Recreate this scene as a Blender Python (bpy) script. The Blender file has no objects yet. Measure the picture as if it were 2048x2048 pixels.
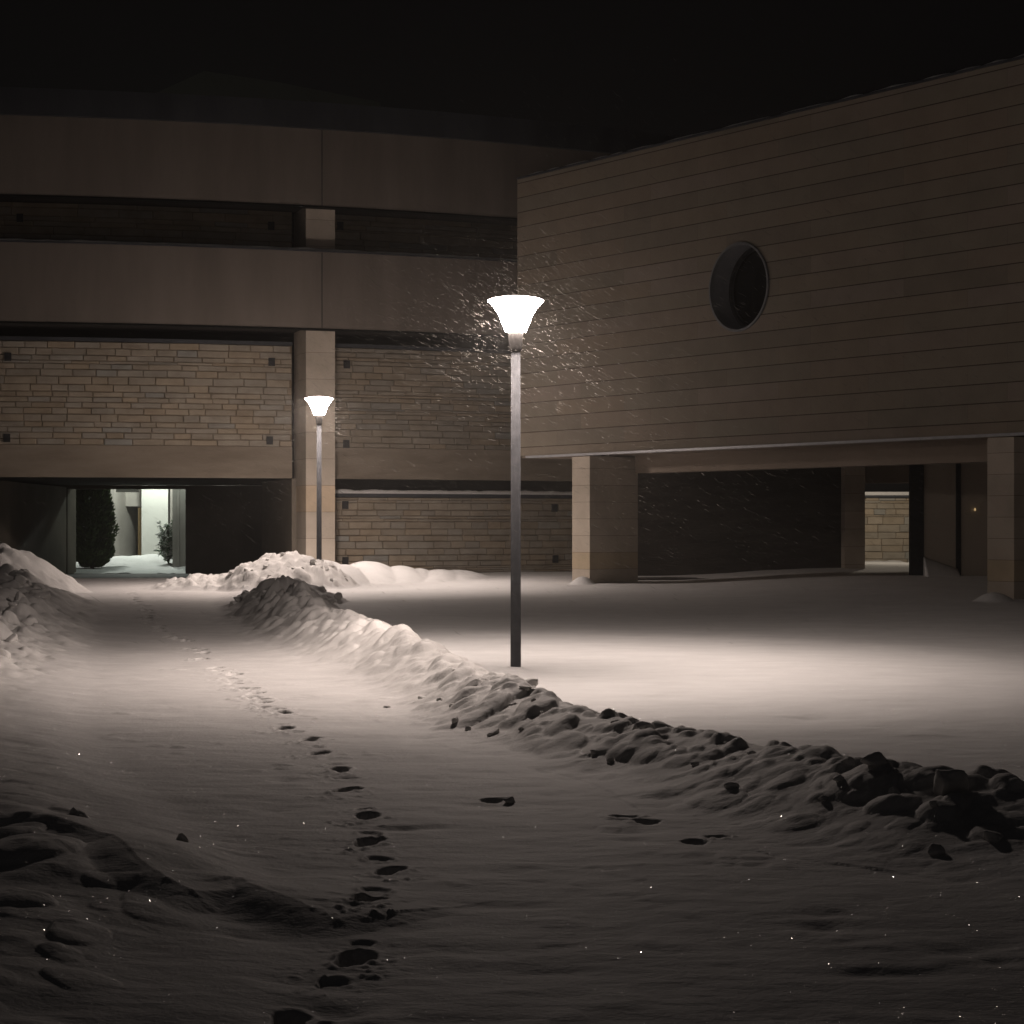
import bpy, math, random
import numpy as np
from mathutils import Vector, Matrix, noise as mnoise

random.seed(7)
rng = np.random.default_rng(7)
scene = bpy.context.scene
COL = scene.collection
F = 4096.0          # focal length in pixels of the 2048 px photograph (72 mm on 36 mm)
CAMZ = 1.55
HOR = 1050.0


def at(px, py, Y):
    """point of the place seen at photo pixel (px,py) at distance Y"""
    return Vector(((px - 1024) / F * Y, Y, CAMZ - (py - HOR) / F * Y))


# ------------------------------------------------------------------ helpers
def tag(o, label=None, cat=None, group=None, kind=None):
    if label: o['label'] = label
    if cat: o['category'] = cat
    if group: o['group'] = group
    if kind: o['kind'] = kind
    return o


def link(o, parent=None):
    COL.objects.link(o)
    if parent is not None:
        o.parent = parent
        if parent.parent is not None:
            o.matrix_parent_inverse = Matrix.Identity(4)
    return o


def empty(name, loc=(0, 0, 0), rz=0.0):
    o = bpy.data.objects.new(name, None)
    o.empty_display_size = 0.2
    o.location = loc
    o.rotation_euler = (0, 0, rz)
    COL.objects.link(o)
    return o


class MB:
    def __init__(self):
        self.v, self.f, self.c = [], [], []

    def add(self, verts, faces, col=None):
        n = len(self.v)
        self.v += [tuple(p) for p in verts]
        for q in faces:
            self.f.append(tuple(i + n for i in q))
            self.c.append(col)
        return self

    def hexa(self, P, col=None):
        """8 points: bottom ring 0-3, top ring 4-7"""
        return self.add(P, [(3, 2, 1, 0), (4, 5, 6, 7), (0, 1, 5, 4), (1, 2, 6, 5), (2, 3, 7, 6), (3, 0, 4, 7)], col)

    def box(self, x0, x1, y0, y1, z0, z1, col=None):
        return self.hexa([(x0, y0, z0), (x1, y0, z0), (x1, y1, z0), (x0, y1, z0),
                          (x0, y0, z1), (x1, y0, z1), (x1, y1, z1), (x0, y1, z1)], col)

    def lathe(self, prof, n=32, c=(0, 0), cap0=True, cap1=True, col=None):
        vs, fs = [], []
        for r, z in prof:
            for k in range(n):
                a = 2 * math.pi * k / n
                vs.append((c[0] + r * math.cos(a), c[1] + r * math.sin(a), z))
        for i in range(len(prof) - 1):
            for k in range(n):
                a, b = i * n + k, i * n + (k + 1) % n
                fs.append((a, b, b + n, a + n))
        if cap0: fs.append(tuple(range(n - 1, -1, -1)))
        if cap1: fs.append(tuple((len(prof) - 1) * n + k for k in range(n)))
        return self.add(vs, fs, col)

    def tube(self, pts, r0, r1=None, n=6, col=None):
        r1 = r0 if r1 is None else r1
        pts = [Vector(p) for p in pts]
        vs, fs = [], []
        for i, p in enumerate(pts):
            d = (pts[min(i + 1, len(pts) - 1)] - pts[max(i - 1, 0)]).normalized()
            u = d.cross(Vector((0, 0, 1)))
            if u.length < 1e-3: u = d.cross(Vector((0, 1, 0)))
            u.normalize(); w = d.cross(u)
            r = r0 + (r1 - r0) * i / max(1, len(pts) - 1)
            for k in range(n):
                a = 2 * math.pi * k / n
                vs.append(p + u * (r * math.cos(a)) + w * (r * math.sin(a)))
        for i in range(len(pts) - 1):
            for k in range(n):
                a, b = i * n + k, i * n + (k + 1) % n
                fs.append((a, a + n, b + n, b))
        fs.append(tuple(range(n)))
        fs.append(tuple((len(pts) - 1) * n + k for k in range(n - 1, -1, -1)))
        return self.add(vs, fs, col)

    def build(self, name, mat, parent=None, smooth=False, origin=None):
        me = bpy.data.meshes.new(name)
        v = self.v
        if origin is not None:
            ox, oy, oz = origin
            v = [(a - ox, b - oy, c - oz) for a, b, c in v]
        me.from_pydata(v, [], self.f)
        if any(c is not None for c in self.c):
            at_ = me.attributes.new('tint', 'FLOAT_COLOR', 'FACE')
            for i, c in enumerate(self.c):
                c = c or (1, 1, 1)
                at_.data[i].color = (c[0], c[1], c[2], 1)
        if smooth:
            me.polygons.foreach_set('use_smooth', [True] * len(me.polygons))
        me.materials.append(mat)
        me.validate()
        o = bpy.data.objects.new(name, me)
        if origin is not None: o.location = origin
        link(o, parent)
        return o


# ------------------------------------------------------------------ materials
def newmat(name):
    m = bpy.data.materials.new(name)
    m.use_nodes = True
    nt = m.node_tree
    b = nt.nodes['Principled BSDF']
    return m, nt, b


def N(nt, t, **kw):
    n = nt.nodes.new(t)
    for k, v in kw.items():
        if k in n.inputs: n.inputs[k].default_value = v
        else: setattr(n, k, v)
    return n


def noise_mat(name, c0, c1, scale=3.0, rough=0.8, bump=0.0, bscale=40.0, detail=6, spec=0.3, tint=False,
              stretch=(1, 1, 1), metallic=0.0, bdist=0.02):
    m, nt, b = newmat(name)
    L = nt.links.new
    tc = N(nt, 'ShaderNodeTexCoord')
    mp = N(nt, 'ShaderNodeMapping')
    mp.inputs['Scale'].default_value = stretch
    L(tc.outputs['Object'], mp.inputs['Vector'])
    n1 = N(nt, 'ShaderNodeTexNoise', Scale=scale, Detail=detail, Roughness=0.6)
    L(mp.outputs[0], n1.inputs['Vector'])
    r = N(nt, 'ShaderNodeValToRGB')
    r.color_ramp.elements[0].color = (*c0, 1); r.color_ramp.elements[0].position = 0.3
    r.color_ramp.elements[1].color = (*c1, 1); r.color_ramp.elements[1].position = 0.7
    L(n1.outputs['Fac'], r.inputs['Fac'])
    col = r.outputs['Color']
    if tint:
        a = N(nt, 'ShaderNodeAttribute', attribute_name='tint')
        mx = N(nt, 'ShaderNodeMix', data_type='RGBA', blend_type='MULTIPLY')
        mx.inputs[0].default_value = 1.0
        L(col, mx.inputs[6]); L(a.outputs['Color'], mx.inputs[7])
        col = mx.outputs[2]
    L(col, b.inputs['Base Color'])
    b.inputs['Roughness'].default_value = rough
    b.inputs['Specular IOR Level'].default_value = spec
    b.inputs['Metallic'].default_value = metallic
    if bump:
        n2 = N(nt, 'ShaderNodeTexNoise', Scale=bscale, Detail=5, Roughness=0.65)
        L(mp.outputs[0], n2.inputs['Vector'])
        bp = N(nt, 'ShaderNodeBump', Strength=bump, Distance=bdist)
        L(n2.outputs['Fac'], bp.inputs['Height'])
        L(bp.outputs['Normal'], b.inputs['Normal'])
    return m


def snow_mat(name, base=(0.80, 0.79, 0.78), wind=1.0, dirt=0.0):
    m, nt, b = newmat(name)
    L = nt.links.new
    geo = N(nt, 'ShaderNodeNewGeometry')
    mp = N(nt, 'ShaderNodeMapping'); mp.inputs['Scale'].default_value = (1.0, 1.9, 1.0)
    L(geo.outputs['Position'], mp.inputs['Vector'])
    n1 = N(nt, 'ShaderNodeTexNoise', Scale=1.7, Detail=7, Roughness=0.6)
    L(mp.outputs[0], n1.inputs['Vector'])
    r = N(nt, 'ShaderNodeValToRGB')
    k = 0.90 - dirt
    r.color_ramp.elements[0].color = (base[0] * k, base[1] * k, base[2] * k, 1); r.color_ramp.elements[0].position = 0.3
    r.color_ramp.elements[1].color = (*base, 1); r.color_ramp.elements[1].position = 0.65
    L(n1.outputs['Fac'], r.inputs['Fac'])
    L(r.outputs['Color'], b.inputs['Base Color'])
    b.inputs['Roughness'].default_value = 0.75
    b.inputs['Specular IOR Level'].default_value = 0.18
    # ripples, crust and grain
    n2 = N(nt, 'ShaderNodeTexNoise', Scale=5.0, Detail=4, Roughness=0.55)
    L(mp.outputs[0], n2.inputs['Vector'])
    n3 = N(nt, 'ShaderNodeTexNoise', Scale=38.0, Detail=3, Roughness=0.6)
    L(geo.outputs['Position'], n3.inputs['Vector'])
    b1 = N(nt, 'ShaderNodeBump', Strength=0.27 * wind, Distance=0.035)
    L(n2.outputs['Fac'], b1.inputs['Height'])
    b2 = N(nt, 'ShaderNodeBump', Strength=0.45, Distance=0.008)
    L(n3.outputs['Fac'], b2.inputs['Height'])
    L(b1.outputs['Normal'], b2.inputs['Normal'])
    L(b2.outputs['Normal'], b.inputs['Normal'])
    return m


def emit_mat(name, col, strength):
    m, nt, b = newmat(name)
    b.inputs['Base Color'].default_value = (0.8, 0.8, 0.8, 1)
    b.inputs['Emission Color'].default_value = (*col, 1)
    b.inputs['Emission Strength'].default_value = strength
    return m


M_SNOW = snow_mat('snow_surface')
M_BANK = snow_mat('snow_bank_surface', base=(0.78, 0.76, 0.74), wind=0.6, dirt=0.06)
M_PATH = snow_mat('trodden_snow', base=(0.80, 0.78, 0.765), dirt=0.04)
M_CHUNK = snow_mat('snow_chunk_surface', base=(0.76, 0.74, 0.72), wind=0.8, dirt=0.1)
M_STONE = noise_mat('limestone_blocks', (0.29, 0.245, 0.188), (0.41, 0.356, 0.288), 2.2, 0.9, 0.6, 22, tint=True, stretch=(1, 1, 1.6))
M_MORTAR = noise_mat('mortar', (0.07, 0.058, 0.046), (0.11, 0.092, 0.075), 6, 0.95)
M_BEAM = noise_mat('board_concrete', (0.20, 0.165, 0.128), (0.31, 0.262, 0.208), 1.1, 0.9, 0.35, 18, stretch=(0.6, 0.6, 3.0))
M_BAND = noise_mat('rendered_band', (0.165, 0.14, 0.12), (0.222, 0.19, 0.166), 1.1, 0.85, 0.1, 30, stretch=(1.2, 1.2, 0.22))
M_PIER = noise_mat('pier_stone', (0.41, 0.36, 0.30), (0.52, 0.46, 0.395), 1.8, 0.85, 0.3, 60, tint=True)
M_FASCIA = noise_mat('dark_roof_metal', (0.035, 0.038, 0.045), (0.07, 0.075, 0.085), 1.2, 0.55, 0.3, 5, stretch=(1, 1, 0.3))
M_DARK = noise_mat('dark_interior', (0.018, 0.015, 0.013), (0.035, 0.03, 0.026), 1.0, 0.9)  # shade of the open gaps put into a near-black colour
M_SOFFIT = noise_mat('soffit_concrete', (0.24, 0.195, 0.155), (0.34, 0.28, 0.23), 0.9, 0.9, 0.2, 12, stretch=(0.4, 2, 1))
M_TUNNEL = noise_mat('passage_wall', (0.15, 0.13, 0.105), (0.22, 0.19, 0.155), 0.8, 0.9, 0.15, 14)
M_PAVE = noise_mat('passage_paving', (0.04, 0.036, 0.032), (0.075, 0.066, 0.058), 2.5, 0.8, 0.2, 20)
M_POLE = noise_mat('galvanised_steel', (0.066, 0.068, 0.073), (0.095, 0.097, 0.103), 14, 0.9, 0.08, 60, spec=0.03)
M_HOLD = noise_mat('lamp_holder_metal', (0.06, 0.057, 0.055), (0.09, 0.085, 0.082), 8, 0.9, spec=0.03)
M_TRIM = noise_mat('drip_metal', (0.36, 0.36, 0.38), (0.46, 0.46, 0.48), 5, 0.4, metallic=0.2)
M_VENT = noise_mat('vent_box', (0.02, 0.02, 0.022), (0.04, 0.04, 0.042), 9, 0.6)
M_RIM = noise_mat('window_rim', (0.15, 0.155, 0.165), (0.22, 0.225, 0.235), 6, 0.45, metallic=0.3)
M_REVEAL = noise_mat('window_reveal', (0.16, 0.165, 0.18), (0.22, 0.225, 0.24), 2, 0.6)
LAMPCOL = (1.0, 0.84, 0.752)


def lamp_glass():
    """glowing clear-ish glass: emits, and lets the burner's own light through"""
    m, nt, b = newmat('lit_lamp_glass')
    nt.nodes.remove(b)
    e = N(nt, 'ShaderNodeEmission', Strength=92.0); e.inputs['Color'].default_value = (*LAMPCOL, 1)
    t = N(nt, 'ShaderNodeBsdfTransparent'); t.inputs['Color'].default_value = (.8, .8, .8, 1)
    a = N(nt, 'ShaderNodeAddShader')
    nt.links.new(e.outputs[0], a.inputs[0]); nt.links.new(t.outputs[0], a.inputs[1])
    nt.links.new(a.outputs[0], nt.nodes['Material Output'].inputs['Surface'])
    return m


M_LAMP = lamp_glass()
M_LAMPTOP = emit_mat('lit_lamp_lid', LAMPCOL, 30.0)
M_WARMDOT = emit_mat('warm_reflection_glow', (1.0, 0.66, 0.30), .4)  # glow put in for a lamp's reflection on the glass
M_BARK = noise_mat('bark', (0.05, 0.036, 0.026), (0.09, 0.07, 0.05), 12, 0.9, 0.4, 30)
M_THUJA = noise_mat('thuja_leaves', (0.03, 0.06, 0.016), (0.085, 0.14, 0.035), 4, 0.8, tint=True)
M_NEEDLE = noise_mat('bush_leaves', (0.06, 0.12, 0.065), (0.12, 0.21, 0.11), 6, 0.7, tint=True)
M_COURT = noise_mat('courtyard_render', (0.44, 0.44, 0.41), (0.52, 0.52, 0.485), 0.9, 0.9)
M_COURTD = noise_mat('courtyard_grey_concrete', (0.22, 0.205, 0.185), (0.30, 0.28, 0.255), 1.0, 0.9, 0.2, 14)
M_ROOF = noise_mat('far_roof_metal', (0.035, 0.031, 0.026), (0.05, 0.045, 0.038), 0.5, 0.8)


def glass_mat(name, base, rough=0.06):
    m, nt, b = newmat(name)
    L = nt.links.new
    tc = N(nt, 'ShaderNodeTexCoord')
    n = N(nt, 'ShaderNodeTexNoise', Scale=0.7, Detail=2)
    L(tc.outputs['Object'], n.inputs['Vector'])
    bp = N(nt, 'ShaderNodeBump', Strength=0.04, Distance=0.05)
    L(n.outputs['Fac'], bp.inputs['Height'])
    L(bp.outputs['Normal'], b.inputs['Normal'])
    b.inputs['Base Color'].default_value = (*base, 1)
    b.inputs['Roughness'].default_value = rough
    b.inputs['Specular IOR Level'].default_value = 0.6
    return m


M_GLASS = glass_mat('dark_glass', (0.012, 0.012, 0.012))
M_PANE = glass_mat('grey_pane', (0.6, 0.53, 0.44), 0.12)
M_BLUEPANE = emit_mat('blue_lit_pane', (0.10, 0.22, 0.5), 0.035)


def cladding_mat():
    """long stone courses; joints from the wall's own coordinates"""
    m, nt, b = newmat('wall_cladding')
    L = nt.links.new
    tc = N(nt, 'ShaderNodeTexCoord')
    br = N(nt, 'ShaderNodeTexBrick')
    br.offset = 0.37; br.offset_frequency = 2; br.squash = 1.0
    sep = N(nt, 'ShaderNodeSeparateXYZ')
    L(tc.outputs['Object'], sep.inputs[0])
    cmb = N(nt, 'ShaderNodeCombineXYZ')
    L(sep.outputs['X'], cmb.inputs['X']); L(sep.outputs['Z'], cmb.inputs['Y'])
    L(cmb.outputs[0], br.inputs['Vector'])
    br.inputs['Color1'].default_value = (0.0, 0.0, 0.0, 1)
    br.inputs['Color2'].default_value = (1.0, 1.0, 1.0, 1)
    br.inputs['Mortar'].default_value = (0.5, 0.5, 0.5, 1)
    br.inputs['Scale'].default_value = 1.0
    br.inputs['Mortar Size'].default_value = 0.002
    br.inputs['Mortar Smooth'].default_value = 0.0
    br.inputs['Bias'].default_value = 0.0
    br.inputs['Brick Width'].default_value = 2.35
    br.inputs['Row Height'].default_value = COURSE
    # continuous, deeper bed joints
    dv = N(nt, 'ShaderNodeMath', operation='DIVIDE'); dv.inputs[1].default_value = COURSE
    L(sep.outputs['Z'], dv.inputs[0])
    fr = N(nt, 'ShaderNodeMath', operation='FRACT'); L(dv.outputs[0], fr.inputs[0])
    lt = N(nt, 'ShaderNodeMath', operation='LESS_THAN'); lt.inputs[1].default_value = 0.048
    L(fr.outputs[0], lt.inputs[0])
    ramp = N(nt, 'ShaderNodeValToRGB')
    e = ramp.color_ramp.elements
    e[0].color = (0.215, 0.184, 0.147, 1); e[0].position = 0.0
    e[1].color = (0.268, 0.226, 0.190, 1); e[1].position = 1.0
    e2 = e.new(0.35); e2.color = (0.246, 0.215, 0.172, 1)
    e3 = e.new(0.7); e3.color = (0.255, 0.208, 0.16, 1)
    L(br.outputs['Color'], ramp.inputs['Fac'])
    n1 = N(nt, 'ShaderNodeTexNoise', Scale=1.3, Detail=7, Roughness=0.65)
    L(tc.outputs['Object'], n1.inputs['Vector'])
    mr = N(nt, 'ShaderNodeMapRange'); mr.inputs[1].default_value = 0.25; mr.inputs[2].default_value = 0.75
    mr.inputs[3].default_value = 0.82; mr.inputs[4].default_value = 1.08
    L(n1.outputs['Fac'], mr.inputs[0])
    mx = N(nt, 'ShaderNodeMix', data_type='RGBA', blend_type='MULTIPLY'); mx.inputs[0].default_value = 1
    L(ramp.outputs[0], mx.inputs[6]); L(mr.outputs[0], mx.inputs[7])
    # joints: bed joints dark, head joints fainter
    mj = N(nt, 'ShaderNodeMix', data_type='RGBA'); L(lt.outputs[0], mj.inputs[0])
    L(mx.outputs[2], mj.inputs[6]); mj.inputs[7].default_value = (0.06, 0.04, 0.028, 1)
    mh = N(nt, 'ShaderNodeMath', operation='MULTIPLY'); mh.inputs[1].default_value = 0.6
    L(br.outputs['Fac'], mh.inputs[0])
    mk = N(nt, 'ShaderNodeMix', data_type='RGBA'); L(mh.outputs[0], mk.inputs[0])
    L(mj.outputs[2], mk.inputs[6]); mk.inputs[7].default_value = (0.09, 0.068, 0.052, 1)
    L(mk.outputs[2], b.inputs['Base Color'])
    b.inputs['Roughness'].default_value = 0.8
    b.inputs['Specular IOR Level'].default_value = 0.2
    bp = N(nt, 'ShaderNodeBump', Strength=0.6, Distance=0.012); bp.invert = True
    L(lt.outputs[0], bp.inputs['Height'])
    n2 = N(nt, 'ShaderNodeTexNoise', Scale=30, Detail=4)
    L(tc.outputs['Object'], n2.inputs['Vector'])
    b2 = N(nt, 'ShaderNodeBump', Strength=0.15, Distance=0.01)
    L(n2.outputs['Fac'], b2.inputs['Height']); L(bp.outputs[0], b2.inputs['Normal'])
    L(b2.outputs[0], b.inputs['Normal'])
    return m


COURSE = 0.3258
M_CLAD = cladding_mat()

# ------------------------------------------------------------------ TERRAIN
def sstep(a, b, x):
    t = np.clip((x - a) / (b - a), 0, 1)
    return t * t * (3 - 2 * t)


def vnoise(x, y, seed=0):
    """smooth value noise on arrays, about -1..1"""
    xi = np.floor(x).astype(np.int64); yi = np.floor(y).astype(np.int64)
    fx = x - xi; fy = y - yi
    fx = fx * fx * fx * (fx * (6 * fx - 15) + 10); fy = fy * fy * fy * (fy * (6 * fy - 15) + 10)

    def h(i, j):
        n = (i * 374761393 + j * 668265263 + seed * 1274126177) & 0x7fffffff
        n = (n ^ (n >> 13)) * 1274126177 & 0x7fffffff
        n = n ^ (n >> 16)
        return (n & 0xffff) / 32767.5 - 1.0
    a, b, c, d = h(xi, yi), h(xi + 1, yi), h(xi, yi + 1), h(xi + 1, yi + 1)
    return (a * (1 - fx) + b * fx) * (1 - fy) + (c * (1 - fx) + d * fx) * fy


def fbm(x, y, o=4, seed=0, g=0.5):
    s = 0; a = 1; t = 0
    for k in range(o):
        s = s + a * vnoise(x * 2 ** k + 17.3 * k, y * 2 ** k + 9.1 * k, seed + k); t += a; a *= g
    return s / t


def cells(x, y, size, seed=0, cover=0.7):
    """rounded lumps: height 0..1 of jittered domes with random size"""
    gx, gy = x / size, y / size
    xi = np.floor(gx).astype(np.int64); yi = np.floor(gy).astype(np.int64)
    out = np.zeros_like(gx)

    def h(i, j, s):
        n = (i * 374761393 + j * 668265263 + (seed + s) * 974126177) & 0x7fffffff
        n = (n ^ (n >> 13)) * 1274126177 & 0x7fffffff
        n = n ^ (n >> 16)
        return (n & 0xffff) / 65535.0
    for di in (-1, 0, 1):
        for dj in (-1, 0, 1):
            i, j = xi + di, yi + dj
            cx, cy = i + h(i, j, 1), j + h(i, j, 2)
            r = 0.25 + 0.5 * h(i, j, 3) ** 1.5
            on = h(i, j, 4) < cover
            ang = h(i, j, 5) * 6.283
            ca, sa = np.cos(ang), np.sin(ang)
            dx, dy = gx - cx, gy - cy
            u = (dx * ca + dy * sa) / 1.0; v = (-dx * sa + dy * ca) / 0.72
            d = (np.abs(u) ** 2.6 + np.abs(v) ** 2.6) ** (1 / 2.6) / r
            dome = r * 1.4 * np.sqrt(np.clip(1 - d * d, 0, 1))
            t1 = h(i, j, 6) * 6.283
            cut = r * (.85 + .9 * (dx * np.cos(t1) + dy * np.sin(t1)) / r * (.3 + .7 * h(i, j, 7)))
            t2 = t1 + 2.1 + h(i, j, 8)
            cut2 = r * (1.0 + 1.1 * (dx * np.cos(t2) + dy * np.sin(t2)) / r)
            dome = .45 * dome + .55 * np.minimum(dome, np.maximum(np.minimum(cut, cut2), 0))
            out = np.maximum(out, np.where(on, dome, 0))
    return out


def base_plane(X, Y):
    g = 0.0133 * (np.minimum(Y, 43) - 22) + 0.0
    g = g + 0.09 * sstep(-3, 0, X) * sstep(40, 50, Y)
    g = g + 0.15 * sstep(3.0, 8.0, X) * sstep(26, 34, Y)
    return g


def polyfield(X, Y, pts):
    """distance to a polyline with interpolated attributes; pts rows: x,y,attr..."""
    best = np.full(X.shape, 1e9); side = np.zeros(X.shape)
    na = len(pts[0]) - 2
    at_ = [np.zeros(X.shape) for _ in range(na)]
    for p, q in zip(pts[:-1], pts[1:]):
        ax, ay, bx, by = p[0], p[1], q[0], q[1]
        dx, dy = bx - ax, by - ay
        L2 = dx * dx + dy * dy
        t = np.clip(((X - ax) * dx + (Y - ay) * dy) / L2, 0, 1)
        ex, ey = X - (ax + t * dx), Y - (ay + t * dy)
        d = np.hypot(ex, ey)
        m = d < best
        best = np.where(m, d, best)
        side = np.where(m, np.sign(dx * (Y - ay) - dy * (X - ax)), side)
        for k in range(na):
            at_[k] = np.where(m, p[2 + k] + (q[2 + k] - p[2 + k]) * t, at_[k])
    return best, side, at_


# polylines: x, y, height, half width
BERM = [(-4.0, 35.2, .33, .85), (-3.45, 32, .34, .9), (-2.9, 29.0, .33, .85), (-2.2, 26.3, .32, .85), (-1.35, 23.4, .30, .75),
        (-.78, 20.9, .26, .66), (-.36, 19.0, .22, .58), (.08, 17.2, .20, .52), (.52, 15.9, .19, .50), (1.02, 14.9, .19, .48),
        (1.4, 14.2, .20, .48), (1.75, 13.5, .22, .55), (2.1, 12.5, .24, .6), (2.55, 11.7, .25, .66), (3.2, 11.25, .25, .72), (4.4, 10.9, .25, .75)]
LEFT = [(-8.9, 36.3, .52, 1.5), (-8.0, 33.0, .46, 1.2), (-7.0, 28.5, .34, 1.1), (-6.2, 24.5, .24, .95), (-5.6, 21.0, .15, .9), (-4.9, 18.0, .10, .8),
        (-4.2, 15.5, .10, .75), (-3.5, 13.3, .12, .75), (-2.75, 11.3, .15, .8), (-2.25, 9.8, .14, .75), (-2.1, 8.2, .10, .8), (-2.0, 6.5, .08, .8)]
PATH_L = [(5, -.9), (8.8, -1.15), (11.5, -2.0), (13.6, -2.9), (17, -3.9), (20.7, -4.6), (24.8, -5.3), (32.2, -6.95), (40, -8.6), (48, -10.6), (56, -12)]
PATH_R = [(5, 3.0), (10.5, 2.3), (12, 1.5), (14.4, .62), (16.9, -.38), (20.7, -1.25), (26.2, -2.8), (30, -3.6), (36.7, -5.15), (44, -5.6), (56, -6)]
RIDGES = [[(-2.95, 10.95, .0), (-2.6, 10.75, .12), (-2.41, 10.65, .15), (-2.0, 10.25, .13), (-1.78, 9.74, .12), (-1.59, 9.41, .11), (-1.457, 9.31, .09), (-1.33, 9.14, .0)],
          [(-1.50, 10.1, 0), (-1.35, 9.84, .05), (-1.22, 9.51, .085), (-1.10, 9.35, .09), (-.963, 9.2, .08), (-.77, 8.96, .05), (-.66, 8.86, 0)]]
PRINTS = [(261, 1182), (268, 1190), (274, 1198), (290, 1207), (298, 1221), (292, 1231), (318, 1246), (336, 1262), (350, 1270), (375, 1276), (404, 1298),
          (430, 1327), (468, 1341), (471, 1360), (510, 1377), (523, 1396), (564, 1418), (569, 1447), (621, 1466), (636, 1494),
          (681, 1527), (691, 1568), (735, 1617), (738, 1666), (779, 1724), (735, 1796), (708, 1897), (580, 2022)]
STRAY = [(1247, 1620), (1294, 1628), (1388, 1668), (1432, 1659), (985, 1586)]


def ground_from_px(px, py):
    """base-plane point under a photo pixel"""
    Y = 7547.0 / (py - 995.5)
    return (px - 1024) / F * Y, Y


# grid: rows by distance, columns by bearing; well past the picture on both sides
uu = np.concatenate([np.linspace(-0.62, -0.30, 70, endpoint=False), np.linspace(-0.30, 0.30, 560, endpoint=False), np.linspace(0.30, 0.62, 70)])
yy = np.exp(np.arange(math.log(4.2), math.log(57.0), 0.0019))
Yg, Ug = np.meshgrid(yy, uu, indexing='ij')
Xg = Ug * Yg
g = base_plane(Xg, Yg)

pl = np.interp(yy, [p[0] for p in PATH_L], [p[1] for p in PATH_L])[:, None]
pr = np.interp(yy, [p[0] for p in PATH_R], [p[1] for p in PATH_R])[:, None]
onpath = sstep(-.15, .45, Xg - pl) * (1 - sstep(-.35, .25, Xg - pr))
far_fade = 1 - sstep(44, 50, Yg)
H = g - 0.045 * onpath * far_fade
# broad softness and wind ripples
H += 0.02 * fbm(Xg * .45, Yg * .45, 3, 3) * (1 - .5 * onpath)
H += 0.009 * fbm(Xg * .9, Yg * 2.0, 3, 8)
H += 0.0045 * fbm(Xg * 3.5, Yg * 6.0, 3, 21)
# crusty patches on the path
crust = np.clip(fbm(Xg * 1.6, Yg * 1.6, 3, 31) - .12, 0, 1)
H += onpath * (0.03 * crust * (cells(Xg, Yg, .17, 41, .5)))

# ---- right bank
d, s, (bh, bw) = polyfield(Xg, Yg, BERM)
endf = 1 - sstep(0, .9, Yg - 35.4)
wob = 1 + .22 * fbm(Xg * 1.2, Yg * 1.2, 3, 51)
prof = np.exp(-(d / (bw * .62 * wob * np.where(s < 0, 1.0 + .55 * (1 - sstep(17, 22, Yg)), .9))) ** 2.0 * .9)
prof = np.where(d < bw * 2.2, prof, 0)
near = 1 - sstep(12, 24, Yg)
lumpA = (1 + .7 * sstep(25, 30, Yg)) * cells(Xg, Yg, .34, 61, .75) * .17 + (1 + .9 * sstep(25, 30, Yg)) * cells(Xg, Yg, .16, 62, .75) * .065
lumpB = cells(Xg, Yg, .38, 63, .75) * .14 + cells(Xg, Yg, .17, 64, .75) * .065
chunky = np.clip(sstep(27, 31, Yg) + (1 - sstep(17, 21, Yg)) * .75, .75, 1)
big = 1 - sstep(12.2, 14.0, Yg)
streak = fbm(Xg * 3.4 + Yg * 1.2, Yg * 1.3 - Xg * .4, 3, 71)
rough = fbm(Xg * 9, Yg * 9, 3, 57)
Hr = prof * bh * 1.05 * (1 + .20 * fbm(Xg * 1.1, Yg * 1.1, 3, 53))
Hr += prof ** .7 * (chunky * (lumpA * (1 - big) + lumpB * big) * 1.0 + .034 * streak + .012 * rough) - .03 * prof * chunky
# ---- heap at the far lamp
def mound(cx, cy, rx, ry, h, seed, p=2.0, rot=0.0):
    ca, sa = math.cos(rot), math.sin(rot)
    dx, dy = Xg - cx, Yg - cy
    a = (dx * ca + dy * sa) / rx; b = (-dx * sa + dy * ca) / ry
    r = np.sqrt(a * a + b * b) * (1 + .16 * fbm(Xg * .9, Yg * .9, 3, seed))
    return h * np.clip(1 - r ** p, 0, 1) ** 1.15
Hh = np.maximum(mound(-4.62, 42.3, 1.55, 1.55, .66, 81, 1.9), mound(-5.9, 42.6, 1.7, 1.2, .26, 82))
w = np.clip(Hh / .12, 0, 1)
Hh += w * (cells(Xg, Yg, .30, 83, .75) * .15 + cells(Xg, Yg, .16, 84, .75) * .10)
# front heap, the blocky end of the right bank
Hf = mound(-3.9, 35.7, 1.05, 1.3, .39, 85, 1.7)
w = np.clip(Hf / .1, 0, 1)
Hf += w * (cells(Xg, Yg, .32, 86, .8) * .10 + cells(Xg, Yg, .16, 87, .8) * .05)
Hr = np.maximum(Hr * endf, Hf)
# ---- drifts along the wall behind
Hd = np.zeros_like(Xg)
for (px, py, Yd, rx, h) in [(690, 1098, 44.6, .62, .34), (735, 1100, 45.6, 1.0, .38), (800, 1104, 46.0, .75, .30), (838, 1105, 46.4, .5, .24),
                            (875, 1107, 46.5, .7, .2), (905, 1108, 47.0, .9, .16), (640, 1100, 44.6, 1.0, .42)]:
    Hd = np.maximum(Hd, mound((px - 1024) / F * Yd, Yd, rx, 1.5, h * 1.2, 91 + int(px) % 7, 2.0))
Hd = Hd * (1 + .05 * fbm(Xg * 2, Yg * 2, 2, 95))
for (px, Yd, r_, h) in [(1165, 43.2, .28, .16), (1988, 33.6, .32, .14), (1029, 22.0, .16, .05), (1022, 21.9, .26, .035)]:      # against the piers
    Hd = np.maximum(Hd, mound((px - 1024) / F * Yd, Yd, r_, r_ * 1.4, h, 97))
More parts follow.
